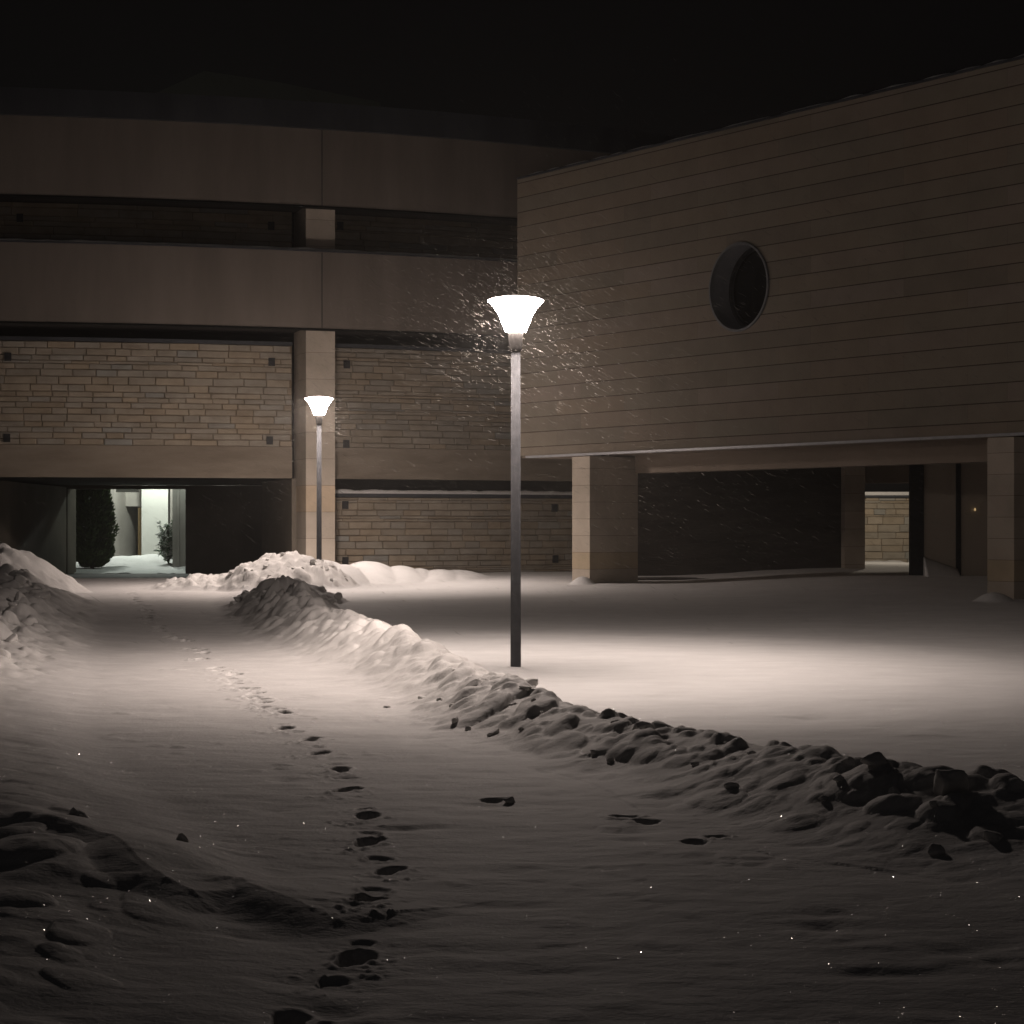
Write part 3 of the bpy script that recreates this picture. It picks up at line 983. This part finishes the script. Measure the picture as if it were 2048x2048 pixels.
# small items seen in the slot (pinkish reflections)
# ---- roof structure beyond
rf = empty('rooftop_structure', (0, 0, 0))
tag(rf, 'faint sloping rooftop structure barely visible against the black sky', 'roof')
Yr = 72.0
p_ = [at(290, 196, Yr), at(408, 142, Yr), at(560, 165, Yr), at(760, 204, Yr)]
m_ = MB()
vs = [tuple(p) for p in p_] + [(p.x, p.y + 9, p.z - 1.2) for p in p_]
lo = [(p.x, p.y, 9.5) for p in p_] + [(p.x, p.y + 9, 9.5) for p in p_]
m_.add(vs + lo, [(0, 1, 5, 4), (1, 2, 6, 5), (2, 3, 7, 6), (8, 9, 1, 0), (9, 10, 2, 1), (10, 11, 3, 2), (11, 15, 7, 3), (12, 8, 0, 4)])
m_.build('roof', M_ROOF, rf)

# ------------------------------------------------------------------ CLAD BUILDING (right)
K = Vector((.12, 45.5, 0))
ROT = math.atan2(-.819, .574)
ZW0, ZW1 = 3.03, 9.22
kb = empty('clad_building', (K.x, K.y, 0), ROT)
tag(kb, 'dark stone clad building with a round window raised on piers at the right', 'building')
# local frame: x along the wall toward us, y into the building, z up
LEN = 24.0


def tx(px):
    k = (px - 1024) / F
    return (k * 45.5 - .12) / (.574 + k * .819)


WX, WZ, WR = tx(1478), zz(574, 45.5 - .819 * tx(1478)), .83


def clad_wall():
    mb = MB()
    n = 64
    z0, z1 = ZW0 + .045, ZW1
    s = 1.15
    ring = [(WX + WR * math.cos(2 * math.pi * k / n + math.pi / 4), WZ + WR * math.sin(2 * math.pi * k / n + math.pi / 4)) for k in range(n)]
    sq = []
    for k in range(n):
        a = 2 * math.pi * k / n + math.pi / 4
        c, sn_ = math.cos(a), math.sin(a)
        m = s / max(abs(c), abs(sn_))
        sq.append((WX + c * m, WZ + sn_ * m))
    v = [(x, 0, z) for x, z in ring] + [(x, 0, z) for x, z in sq]
    f = [(k, (k + 1) % n, n + (k + 1) % n, n + k) for k in range(n)]
    f = [tuple(reversed(q_)) for q_ in f]
    mb.add(v, [tuple(reversed(q_)) for q_ in f])
    for xa, xb, za, zb in ((0, WX - s, z0, z1), (WX + s, LEN, z0, z1), (WX - s, WX + s, z0, WZ - s), (WX - s, WX + s, WZ + s, z1)):
        mb.add([(xa, 0, za), (xb, 0, za), (xb, 0, zb), (xa, 0, zb)], [(0, 1, 2, 3)])
    # end face, top, far end
    mb.add([(0, 0, z0), (0, 13, z0), (0, 13, z1), (0, 0, z1)], [(3, 2, 1, 0)])
    mb.add([(LEN, 0, z0), (LEN, 13, z0), (LEN, 13, z1), (LEN, 0, z1)], [(0, 1, 2, 3)])
    mb.add([(0, 0, z1), (LEN, 0, z1), (LEN, 13, z1), (0, 13, z1)], [(0, 1, 2, 3)])
    return mb


def lbuild(mb, name, mat, parent=kb, smooth=False):
    return mb.build(name, mat, parent, smooth)


lbuild(clad_wall(), 'clad_wall', M_CLAD)
# round window
n = 64
def ringmesh(r0, y0, r1, y1):
    mb = MB()
    v = [(WX + r0 * math.cos(2 * math.pi * k / n), y0, WZ + r0 * math.sin(2 * math.pi * k / n)) for k in range(n)]
    v += [(WX + r1 * math.cos(2 * math.pi * k / n), y1, WZ + r1 * math.sin(2 * math.pi * k / n)) for k in range(n)]
    mb.add(v, [(k, n + k, n + (k + 1) % n, (k + 1) % n) for k in range(n)])
    return mb
rw = ringmesh(WR - .003, -.002, WR - .003, .55); ow = lbuild(rw, 'round_window', M_REVEAL, kb, True)
rim = MB()
for (r0, y0, r1, y1) in ((WR + .035, -.003, WR + .03, -.03), (WR + .03, -.03, WR - .012, -.03), (WR - .012, -.03, WR - .018, .05)):
    rr_ = ringmesh(r0, y0, r1, y1); rim.add(rr_.v, rr_.f)
lbuild(rim, 'window_rim', M_RIM, ow, True)
fr = MB()
for (r0, y0, r1, y1) in ((WR - .004, .46, WR - .07, .46), (WR - .07, .46, WR - .07, .53)):
    rr_ = ringmesh(r0, y0, r1, y1); fr.add(rr_.v, rr_.f)
lbuild(fr, 'window_frame', M_VENT, ow, True)
gl = MB()
gl.add([(WX + (WR - .005) * math.cos(2 * math.pi * k / n), .53, WZ + (WR - .005) * math.sin(2 * math.pi * k / n)) for k in range(n)], [tuple(range(n - 1, -1, -1))])
lbuild(gl, 'pane', M_GLASS, ow)
# drip trim, soffit, beam, coping with snow
tr = MB(); tr.box(.35, LEN, -.03, .10, ZW0 - .005, ZW0 + .043); lbuild(tr, 'drip_trim', M_TRIM)
sf = MB(); sf.box(.02, LEN, .11, 12.9, ZW0 + .01, ZW0 + .043); lbuild(sf, 'soffit', M_SOFFIT)
bx = tx(1225) - .9
be = MB(); be.box(2.75, LEN - .5, 1.15, 1.6, 2.66, ZW0 + .008); lbuild(be, 'soffit_beam', M_SOFFIT)
cpg = MB(); cpg.box(.0, LEN, -.025, .32, ZW1 + .003, ZW1 + .045); lbuild(cpg, 'coping', M_FASCIA)
sn = MB(); r_ = random.Random(4)
x = .3
segs = []
while x < LEN - 1:
    L_ = r_.uniform(.4, 2.0)
    nn = max(3, int(L_ / .12))
    for k in range(nn):
        xa, xb = x + L_ * k / nn, x + L_ * (k + 1) / nn
        ha = .004 + .028 * math.sin(math.pi * k / nn) * (1 + .5 * mnoise.noise(Vector((xa * 3, 0, 0))))
        hb = .004 + .028 * math.sin(math.pi * (k + 1) / nn) * (1 + .5 * mnoise.noise(Vector((xb * 3, 0, 0))))
        sn.hexa([(xa, -.01, ZW1 + .047), (xb, -.01, ZW1 + .047), (xb, .3, ZW1 + .047), (xa, .3, ZW1 + .047),
                 (xa, .02, ZW1 + .047 + ha), (xb, .02, ZW1 + .047 + hb), (xb, .27, ZW1 + .047 + hb), (xa, .27, ZW1 + .047 + ha)])
    x += L_
lbuild(sn, 'snow_cap', M_SNOW, kb, True)


def fin(xa, xb, name='pier'):
    mb = MB(); z = -.1; i = 0
    while z < ZW0 - .03:
        zt = min(z + .357, ZW0 - .012)
        v = 1 + random.uniform(-.06, .06)
        c = (v, v * .985, v * .955)
        if i == 2: c = (v * 1.0, v * .92, v * .76)
        if i == 0: c = (v * .6, v * .56, v * .5)
        mb.box(xa, xb, .06, 1.36, z, zt - .007, c)
        z = zt; i += 1
    mb.box(xa + .006, xb - .006, .066, 1.35, -.1, ZW0 - .013, (.35, .3, .26))
    return lbuild(mb, name, M_PIER)


fin(tx(1140), tx(1175)); fin(tx(1970), tx(2012) + .12)
# recess: dark glazed walls, inner pillar, glazed front (world coords turned into the local frame)
INV = (Matrix.Translation((K.x, K.y, 0)) @ Matrix.Rotation(ROT, 4, 'Z')).inverted()


def wbuild(mb, name, mat, parent=kb, smooth=False):
    mb.v = [tuple(INV @ Vector(p)) for p in mb.v]
    return mb.build(name, mat, parent, smooth)


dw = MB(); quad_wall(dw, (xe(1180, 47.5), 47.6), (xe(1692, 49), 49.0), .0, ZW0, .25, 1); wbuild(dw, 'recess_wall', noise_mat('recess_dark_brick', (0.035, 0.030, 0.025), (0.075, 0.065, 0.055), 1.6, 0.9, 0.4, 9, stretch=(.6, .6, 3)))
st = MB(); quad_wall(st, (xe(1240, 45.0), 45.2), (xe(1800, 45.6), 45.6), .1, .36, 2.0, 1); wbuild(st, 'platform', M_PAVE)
pi_ = MB()
xa, xb = xe(1690, 48.4), xe(1730, 48.4)
z = .2; i = 0
while z < ZW0 - .06:
    zt = min(z + .42, ZW0 - .012); v = random.uniform(.75, .95)
    pi_.box(xa, xb, 48.4, 49.1, z, zt - .007, (v, v * .97, v * .93)); z = zt
pi_.box(xa + .006, xb - .006, 48.406, 49.09, .2, ZW0 - .013, (.3, .26, .22))
wbuild(pi_, 'pier', M_PIER)
hd = MB(); hd.box(xe(1729, 49), xe(1850, 49), 48.7, 49.0, zz(966, 48.7), ZW0 - .01); wbuild(hd, 'lintel', M_SOFFIT)
# glazed front: frame with two panes
YG = 44.0
gw = MB()
for a, b in ((1820, 1847), (1912, 1921)):
    gw.box(xe(a, YG), xe(b, YG), YG - .04, YG + .12, .25, ZW0 - .012)
gw.box(xe(1847, YG) + .001, xe(1912, YG) - .001, YG - .02, YG + .10, zz(1162, YG) - .2, zz(1158, YG))
gw.box(xe(1921, YG) + .001, xe(2080, YG), YG - .02, YG + .10, zz(1162, YG) - .2, zz(1158, YG))
og = wbuild(gw, 'glazed_front', M_VENT)
for a, b in ((1847, 1912), (1921, 2080)):
    g_ = MB(); g_.box(xe(a, YG), xe(b, YG), YG + .03, YG + .05, zz(1158, YG) + .002, ZW0 - .014); wbuild(g_, 'pane', M_PANE, og)
# snow shape added before the pane, standing in for snow seen in the glass
rows = []
for k in range(21):
    pxk = 1846 + (1914 - 1846) * k / 20
    xk = xe(pxk, YG); zt = zz(1113 + 24 * k / 20, YG) + .012 * mnoise.noise(Vector((k * .5, 0, 0)))
    rows.append([(xk, YG - .75, .2), (xk, YG - .62, .33), (xk, YG - .3, .33 + (zt - .33) * .55), (xk, YG - .1, .33 + (zt - .33) * .92), (xk, YG - .022, zt), (xk, YG - .0215, .2)])
sd_ = snow_strip(rows)
tag(sd_.build('snow_drift', M_SNOW, None, True), 'small slanting snow shape standing in for snow seen in the left glass pane under the clad building', 'snow drift')

# glowing bead standing in for a lamp's reflection in the right pane
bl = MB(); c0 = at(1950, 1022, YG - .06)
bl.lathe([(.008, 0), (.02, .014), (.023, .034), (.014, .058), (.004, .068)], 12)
o = bl.build('lamp_reflection', M_WARMDOT); o.location = c0
tag(o, 'tiny warm yellow glow standing in for a reflection in the glass beside the right hand pier', 'lamp')

# ---- lit stone wall beyond, seen through the gap under the clad building
CC_keep, = (CC.copy(),)
yard = empty('curved_stone_wall', (0, 0, 0))
tag(yard, 'warmly lit curved stone wall with snow on top, seen through the gap under the clad building', 'wall')
CC = Vector((11.0, 69.0)); Rq = 9.0
def theta2(px):
    lo, hi = -1.2, 1.2
    for _ in range(50):
        m = (lo + hi) / 2; q = P(m, Rq, 0)
        if 1024 + F * q[0] / q[1] < px: lo = m
        else: hi = m
    return lo
t0, t1 = theta2(1640), theta2(1900)
stone_wall('stonework', Rq, t0, t1, -.1, 2.35, yard, 77, 1.15, hmin=.16, hmax=.24, lmin=.3, lmax=.7)
c_ = MB(); arc(c_, t0, t1, Rq - .4, Rq + .05, 2.354, 2.42, 20); c_.build('coping', M_FASCIA, yard)
s_ = MB(); arc(s_, t0, t1, Rq - .38, Rq + .03, 2.422, 2.52, 20); s_.build('snow_cap', M_SNOW, yard, False)
CC = CC_keep
# snow ground in that yard, heaped
def snow_patch(name, x0, x1, y0, y1, fn, nx=60, ny=40):
    mb = MB(); v = []; f = []
    for j in range(ny + 1):
        for i in range(nx + 1):
            x_ = x0 + (x1 - x0) * i / nx; y_ = y0 + (y1 - y0) * j / ny
            v.append((x_, y_, fn(x_, y_)))
    for j in range(ny):
        for i in range(nx):
            a = j * (nx + 1) + i
            f.append((a, a + 1, a + nx + 2, a + nx + 1))
    mb.add(v, f)
    return mb.build(name, M_SNOW, None, True)


nz = lambda x_, y_, s_, o_: mnoise.noise(Vector((x_ * s_, y_ * s_, o_)))
tag(snow_patch('yard_snow', 7.0, 16.0, 50.0, 66.0, lambda x_, y_: .17 + .55 * max(0, min(1, (y_ - 54) / 6.0)) * (0.6 + .5 * nz(x_, y_, .8, 2)) * (1.0 if x_ < 11.5 else .9) + .06 * nz(x_, y_, 2.2, 5)), kind='structure')

# ------------------------------------------------------------------ COURTYARD beyond the passage
tag(snow_patch('courtyard_snow', -16.5, -8.0, 60.5, 72.0,
               lambda x_, y_: .10 + .30 * max(0, min(1, (y_ - 60.8) / 7.0)) + .07 * nz(x_, y_, 1.1, 1) + .05 * nz(x_, y_, 3.0, 4) + .18 * math.exp(-((x_ + 12.2) / 1.0) ** 2 - ((y_ - 67.5) / 1.5) ** 2)), kind='structure')
cy = empty('courtyard_building', (0, 0, 0))
tag(cy, 'pale concrete walls of the lit courtyard seen through the passage opening', 'building')
YC = 72.0
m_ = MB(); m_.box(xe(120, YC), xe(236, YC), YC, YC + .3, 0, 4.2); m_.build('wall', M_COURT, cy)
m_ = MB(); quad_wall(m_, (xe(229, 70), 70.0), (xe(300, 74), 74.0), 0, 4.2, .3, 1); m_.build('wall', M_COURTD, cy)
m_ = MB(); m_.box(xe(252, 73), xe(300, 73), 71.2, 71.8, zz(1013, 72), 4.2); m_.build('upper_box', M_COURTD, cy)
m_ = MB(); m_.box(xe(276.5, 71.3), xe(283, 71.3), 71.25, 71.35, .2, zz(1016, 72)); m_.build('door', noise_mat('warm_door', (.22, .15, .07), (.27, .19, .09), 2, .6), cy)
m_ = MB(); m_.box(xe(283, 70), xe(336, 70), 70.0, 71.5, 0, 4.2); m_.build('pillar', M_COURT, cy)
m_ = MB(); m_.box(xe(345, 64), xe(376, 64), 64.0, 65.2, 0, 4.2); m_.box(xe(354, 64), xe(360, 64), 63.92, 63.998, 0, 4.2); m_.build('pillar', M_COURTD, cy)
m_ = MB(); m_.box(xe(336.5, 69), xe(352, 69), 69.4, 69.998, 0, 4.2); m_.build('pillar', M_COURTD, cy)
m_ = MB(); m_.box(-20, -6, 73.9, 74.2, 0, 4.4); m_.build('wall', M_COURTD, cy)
# ceiling light strip
m_ = MB(); m_.box(xe(232, 66), xe(272, 66), 66.0, 66.6, zz(984, 66), zz(978, 66) + .1); o = m_.build('light_box', M_COURTD)
tag(o, 'flat grey ceiling fitting above the courtyard, left of the pale pillar', 'ceiling light')

# thuja
def thuja(cx, cy_, h, rmax, z0):
    root = empty('conifer_tree', (cx, cy_, z0))
    tag(root, 'dense dark conical evergreen at the left of the passage opening', 'tree')
    t = MB(); t.tube([(0, 0, -.1), (0.02, 0, h * .5), (0, 0, h * .92)], .08, .02, 8); t.build('trunk', M_BARK, root, True)
    r_ = random.Random(3); mb = MB()
    for i in range(17000):
        u = r_.random() ** 1.15; z = .05 + u * (h - .1)
        rad = rmax * (min(1, (z + .25) / .75)) * (1 - (u) ** 2.2) ** .8
        a = r_.uniform(0, 6.283)
        lump = 1 + .20 * mnoise.noise(Vector((math.cos(a) * 2.2, math.sin(a) * 2.2, z * 2.0)))
        rr_ = rad * lump * (r_.random() ** .36)
        p = Vector((rr_ * math.cos(a), rr_ * math.sin(a), z))
        out = Vector((math.cos(a), math.sin(a), r_.uniform(.3, 1.4))).normalized()
        side = out.cross(Vector((r_.gauss(0, 1), r_.gauss(0, 1), r_.gauss(0, 1)))).normalized()
        L_ = r_.uniform(.06, .14); W = L_ * .32
        v = r_.uniform(.3, .9) * (.45 + .55 * min(1, rr_ / max(rad, .01)))
        mb.add([p - side * W, p + side * W, p + out * L_ + side * W * .4, p + out * L_ - side * W * .4], [(0, 1, 2, 3)], (v, v, v * .9))
    mb.build('crown', M_THUJA, root)


thuja(xe(184, 63.5), 63.5, 4.7, .68, .2)


def bush(cx, cy_, z0):
    root = empty('snowy_bush', (cx, cy_, z0))
    tag(root, 'small leafy bush loaded with snow beside the pale courtyard pillar', 'bush')
    r_ = random.Random(9)
    st_, lf, sw = MB(), MB(), MB()
    for i in range(34):
        z = r_.uniform(.0, .35); a = r_.uniform(0, 6.283); L_ = r_.uniform(.25, .5); ztop = r_.uniform(.35, 1.35)
        ex = .50 * math.cos(a) * r_.uniform(.3, 1); ey = .4 * math.sin(a) * r_.uniform(.3, 1)
        p0, p1, p2 = Vector((0, 0, 0)), Vector((ex * .35, ey * .35, ztop * .7)), Vector((ex, ey, ztop))
        st_.tube([p0, p1, p2], .012, .004, 5)
        for k in range(60):
            u = r_.uniform(.2, 1.02)
            q_ = p0.lerp(p1, u * 2) if u < .5 else p1.lerp(p2, u * 2 - 1)
            d_ = Vector((r_.gauss(0, 1) + math.cos(a), r_.gauss(0, 1) + math.sin(a), r_.gauss(0, .45))).normalized()
            s2_ = d_.cross(Vector((0, 0, 1))).normalized()
            ll = r_.uniform(.11, .2)
            v = r_.uniform(.8, 1.7)
            lf.add([q_, q_ + d_ * ll * .5 + s2_ * ll * .2, q_ + d_ * ll, q_ + d_ * ll * .5 - s2_ * ll * .2], [(0, 1, 2, 3)], (v, v, v))
            if r_.random() < .36:
                c = q_ + d_ * ll * .5 + Vector((0, 0, .012)); s_ = ll * .42
                sw.add([c + d_ * s_, c + s2_ * s_ * .6, c - d_ * s_, c - s2_ * s_ * .6, c + Vector((0, 0, s_ * .5))], [(0, 1, 4), (1, 2, 4), (2, 3, 4), (3, 0, 4), (3, 2, 1, 0)])
    st_.build('stems', M_BARK, root); lf.build('leaves', M_NEEDLE, root); tag(sw.build('snow', M_SNOW, root, True), kind='stuff')


bush(xe(337, 65.6), 65.6, .30)

# ------------------------------------------------------------------ FALLING SNOW and ICE CRYSTALS
def flakes():
    pts = []
    def add(n, c, r, p):
        d = rng.normal(size=(n, 3)); d /= np.linalg.norm(d, axis=1)[:, None]
        q_ = np.array(c) + d * (r * rng.random(n) ** p)[:, None]
        pts.append(q_)
    l1 = (L1[0], L1[1], 3.85); l2 = (L2[0], L2[1], 4.1)
    def cloud(n, c, sg, off=(0, 0, 0)):
        pts.append(np.array(c) + np.array(off) + rng.normal(size=(n, 3)) * np.array(sg))
    cloud(900, l1, (.75, .75, .6)); cloud(2600, l1, (1.5, 1.5, 1.0), (.45, 0, -.2)); cloud(1500, l1, (2.2, 2.2, 1.2), (1.2, 0, -.9))
    cloud(800, l2, (.6, .6, .55)); cloud(1700, l2, (1.4, 1.4, 1.1), (.2, 0, -.2))
    nd = 700                                  # tiny flakes massed at the lamps to imitate their glow
    pts.append(np.array(l1) + np.array((0, 0, .05)) + rng.normal(size=(nd, 3)) * np.array((.36, .36, .30)))
    pts.append(np.array(l2) + np.array((0, 0, .05)) + rng.normal(size=(nd, 3)) * np.array((.36, .36, .30)))
    n = 3200
    pts.append(np.stack([rng.uniform(-8, 9, n), rng.uniform(16, 46, n), rng.uniform(.3, 4.2, n)], 1))
    p = np.concatenate(pts)
    glow_flakes = np.zeros(len(p), bool); glow_flakes[-3200 - 2 * nd:-3200] = True
    def keep(m_):
        nonlocal p, glow_flakes
        p = p[m_]; glow_flakes = glow_flakes[m_]
    keep((p[:, 2] > .55) & (p[:, 2] < 6.6))
    # outside the walls
    dK = (p[:, 0] - K.x) * .819 + (p[:, 1] - K.y) * .574
    inside = (dK > -.1) & (p[:, 2] > 2.9)
    rC = np.hypot(p[:, 0] - CC.x, p[:, 1] - CC.y)
    keep((~inside) & (rC > RR + .1))
    # clear of the glass
    for l in (l1, l2):
        rr_ = np.hypot(p[:, 0] - l[0], p[:, 1] - l[1])
        keep(~((rr_ < .34) & (p[:, 2] < l[2] + .17) & (p[:, 2] > l[2] - .4)))
    n = len(p)
    # wind: from the upper left, gusting
    sw = fbm(p[:, 0] * .7 + p[:, 1] * .31, p[:, 2] * .7, 2, 301)
    el = np.radians(31 + 8 * sw + rng.normal(0, 3.5, n) + 10 * np.clip((p[:, 2] - 4.0) / 1.2, -.4, 1.8))
    az = rng.normal(0, .25, n)
    d = np.stack([np.cos(el) * np.cos(az), np.cos(el) * np.sin(az), -np.sin(el)], 1)
    ln = rng.lognormal(-3.45, .4, n) * 1.0      # clumped, slender flakes a few centimetres long
    ln = np.where(glow_flakes, ln * .45, ln * 1.15)
    wd = rng.uniform(.0005, .0011, n) * np.where(rng.random(n) < .05, 1.7, 1.0)
    up = np.array([0.0, 1.0, 0.0])
    s1 = np.cross(d, up); s1 /= np.linalg.norm(s1, axis=1)[:, None]
    s2 = np.cross(d, s1)
    bend = s1 * (rng.normal(0, .10, n) * ln)[:, None]
    rings = [p - d * ln[:, None], p + bend, p + d * ln[:, None]]
    V = np.stack([rings[0], rings[1] + s1 * wd[:, None], rings[1] + s2 * wd[:, None], rings[1] - s1 * wd[:, None], rings[1] - s2 * wd[:, None], rings[2]], 1).reshape(-1, 3)
    fa = np.array([(0, 1, 2), (0, 2, 3), (0, 3, 4), (0, 4, 1), (5, 2, 1), (5, 3, 2), (5, 4, 3), (5, 1, 4)])
    Fq = (fa[None] + 6 * np.arange(n)[:, None, None]).reshape(-1, 3)
    return V, Fq


def tri_obj(name, V, Fq, mat):
    me = bpy.data.meshes.new(name)
    me.vertices.add(len(V)); me.vertices.foreach_set('co', V.reshape(-1).astype(np.float32))
    nq = len(Fq)
    me.loops.add(nq * 3); me.loops.foreach_set('vertex_index', Fq.reshape(-1).astype(np.int32))
    me.polygons.add(nq); me.polygons.foreach_set('loop_start', np.arange(0, nq * 3, 3, dtype=np.int32))
    me.materials.append(mat)
    me.update(calc_edges=True); me.validate()
    o_ = bpy.data.objects.new(name, me); COL.objects.link(o_)
    return o_


m, nt, b = newmat('snowflake')
nt.nodes.remove(b)
df = N(nt, 'ShaderNodeBsdfDiffuse'); df.inputs['Color'].default_value = (.22, .212, .195, 1)
tl = N(nt, 'ShaderNodeBsdfTranslucent'); tl.inputs['Color'].default_value = (.22, .21, .19, 1)
mx = N(nt, 'ShaderNodeMixShader'); mx.inputs[0].default_value = .5
nt.links.new(df.outputs[0], mx.inputs[1]); nt.links.new(tl.outputs[0], mx.inputs[2])
nt.links.new(mx.outputs[0], nt.nodes['Material Output'].inputs['Surface'])
M_FLAKE = m
V, Fq = flakes()
tag(tri_obj('falling_snow', V, Fq, M_FLAKE), 'wind-blown snowflakes drifting down through the lamp light', 'falling snow', kind='stuff')

# ice crystals lying on the snow that glint in the lamp light
m, nt, b = newmat('ice_crystal')
b.inputs['Base Color'].default_value = (.85, .85, .85, 1)
b.inputs['Metallic'].default_value = 1.0
b.inputs['Roughness'].default_value = .16
M_ICE = m
cr = []
n = 5200
lampc = np.array([L1[0], L1[1], 3.85])
vs, fs_ = [], []
k = 0
while k < n:
    py = random.uniform(1420, 2047) if random.random() < .8 else random.uniform(1380, 1600)
    px = random.uniform(-200, 2248)
    x, y = ground_from_px(px, py)
    z = ground_z(x, y) + .011
    p = np.array([x, y, z])
    a = lampc - p; a /= np.linalg.norm(a)
    # crystals lie every way up; these are tilted about the way that glints toward someone near the path
    eye = np.array([random.gauss(0, 1.0), random.gauss(0, .5), CAMZ + random.gauss(0, .3)])
    b_ = eye - p; b_ /= np.linalg.norm(b_)
    h = a + b_; h /= np.linalg.norm(h)
    h = h + np.array([random.gauss(0, .04) for _ in range(3)]); h /= np.linalg.norm(h)
    s1 = np.cross(h, [1, 0, 0.1]); s1 /= np.linalg.norm(s1); s2 = np.cross(h, s1)
    r = random.uniform(.0006, .00135) * min(1.0, (abs(22 - y) / 11)) ** .7 * (1.7 if random.random() < .06 else 1)
    b0 = len(vs)
    for q in range(6):
        an = q * math.pi / 3
        vs.append(p + (s1 * math.cos(an) + s2 * math.sin(an)) * r)
    fs_.append((b0, b0 + 1, b0 + 2)); fs_.append((b0, b0 + 2, b0 + 3)); fs_.append((b0, b0 + 3, b0 + 4)); fs_.append((b0, b0 + 4, b0 + 5))
    k += 1
tag(tri_obj('ice_crystals', np.array(vs), np.array(fs_), M_ICE), 'tiny ice crystals glittering on the snow surface', 'ice crystals', kind='stuff')

# ------------------------------------------------------------------ HAZE: thin snowy air over the whole place
m = bpy.data.materials.new('snowy_air'); m.use_nodes = True
nt = m.node_tree; nt.nodes.remove(nt.nodes['Principled BSDF'])
vs_ = N(nt, 'ShaderNodeVolumeScatter', Density=.0013, Anisotropy=.35); vs_.inputs['Color'].default_value = (1, .98, .95, 1)
nt.links.new(vs_.outputs[0], nt.nodes['Material Output'].inputs['Volume'])
hz = MB(); hz.box(-45, 45, -12, 95, -.9, 17)
tag(hz.build('haze', m), kind='structure')

# ------------------------------------------------------------------ LIGHT
BURN = 135.0
def spot(name, loc, target, energy, col, size=1.2, blend=.8, rad=.08):
    l = bpy.data.lights.new(name, 'SPOT'); l.energy = energy; l.color = col; l.spot_size = size; l.spot_blend = blend; l.shadow_soft_size = rad
    o_ = bpy.data.objects.new(name, l); COL.objects.link(o_); o_.location = loc
    o_.rotation_euler = (Vector(target) - Vector(loc)).to_track_quat('-Z', 'Y').to_euler()
    return o_


def point(name, loc, energy, col, rad=.1):
    l = bpy.data.lights.new(name, 'POINT'); l.energy = energy; l.color = col; l.shadow_soft_size = rad
    o_ = bpy.data.objects.new(name, l); COL.objects.link(o_); o_.location = loc
    return o_


# the burner inside each lit street lamp: a road-lantern distribution (candela by angle from straight down)
ANG = [0, 10, 15, 30, 40, 46, 50, 54, 58, 61.5, 67, 72, 80, 90, 100, 120, 180]
CD = [42, 48, 54, 84, 110, 116, 108, 94, 64, 46, 32, 19, 6, 3, 2, 1, 0]
ies = bpy.data.texts.new('lantern_ies')
ies.write('IESNA:LM-63-2002\nTILT=NONE\n1 1000 1 %d 1 1 2 0 0 0\n1 1 0\n%s\n0\n%s\n' % (len(ANG), ' '.join(map(str, ANG)), ' '.join(map(str, CD))))
for lx, ly, lz in ((L1[0], L1[1], ground_z(L1[0], L1[1]) - .045), L2):
    o_ = point('burner', (lx, ly, lz + 3.925), BURN, LAMPCOL, .10)
    o_.data.use_nodes = True
    ln_ = o_.data.node_tree
    en = ln_.nodes['Emission']
    iz = ln_.nodes.new('ShaderNodeTexIES'); iz.mode = 'INTERNAL'; iz.ies = ies
    ln_.links.new(iz.outputs['Fac'], en.inputs['Strength'])
point('courtyard_lamp_light', (xe(300, 69), 68.4, 4.4), 800, (.93, 1.0, .90), .15)
point('jamb_fill_light', (-10.3, 63.2, 3.7), 110, (.88, 1.0, .90), .12)  # added unseen light that brightens the passage jamb
spot('courtyard_downlight', (xe(234, 71), 70.8, 3.6), (xe(234, 71), 71.6, .5), 60, (1, .95, .85), 1.0)
spot('courtyard_downlight', (xe(349, 63.4), 63.5, 3.3), (xe(349, 63.4), 63.9, .5), 22, (1, .97, .9), .8)
point('yard_lamp_light', (xe(1790, 56), 56.0, 4.6), 280, (1.0, .86, .68), .15)

# ------------------------------------------------------------------ WORLD, CAMERA, RENDER
w = bpy.data.worlds.new('World'); scene.world = w; w.use_nodes = True
nt = w.node_tree
bg = nt.nodes['Background']
sky = nt.nodes.new('ShaderNodeTexSky'); sky.sky_type = 'NISHITA'; sky.sun_disc = False
sky.sun_elevation = math.radians(-4); sky.sun_rotation = math.radians(200)
hs = nt.nodes.new('ShaderNodeHueSaturation'); hs.inputs['Saturation'].default_value = .25
nt.links.new(sky.outputs[0], hs.inputs['Color'])
ad = nt.nodes.new('ShaderNodeMix'); ad.data_type = 'RGBA'; ad.blend_type = 'ADD'; ad.inputs[0].default_value = 1
nt.links.new(hs.outputs[0], ad.inputs[6]); ad.inputs[7].default_value = (.015, .0125, .0135, 1)
nt.links.new(ad.outputs[2], bg.inputs['Color'])
bg.inputs['Strength'].default_value = .07

cam = bpy.data.cameras.new('Camera'); cam.lens = 72; cam.sensor_width = 36; cam.clip_end = 2000; cam.clip_start = .1
cam.shift_y = 26 / 2048
co = bpy.data.objects.new('Camera', cam); COL.objects.link(co)
co.location = (0, 0, CAMZ); co.rotation_euler = (math.radians(90), 0, 0)
scene.camera = co
scene.view_settings.view_transform = 'Standard'; scene.view_settings.look = 'None'; scene.view_settings.exposure = 0
scene.cycles.use_denoising = True
scene.cycles.max_bounces = 6
scene.cycles.sample_clamp_indirect = 3
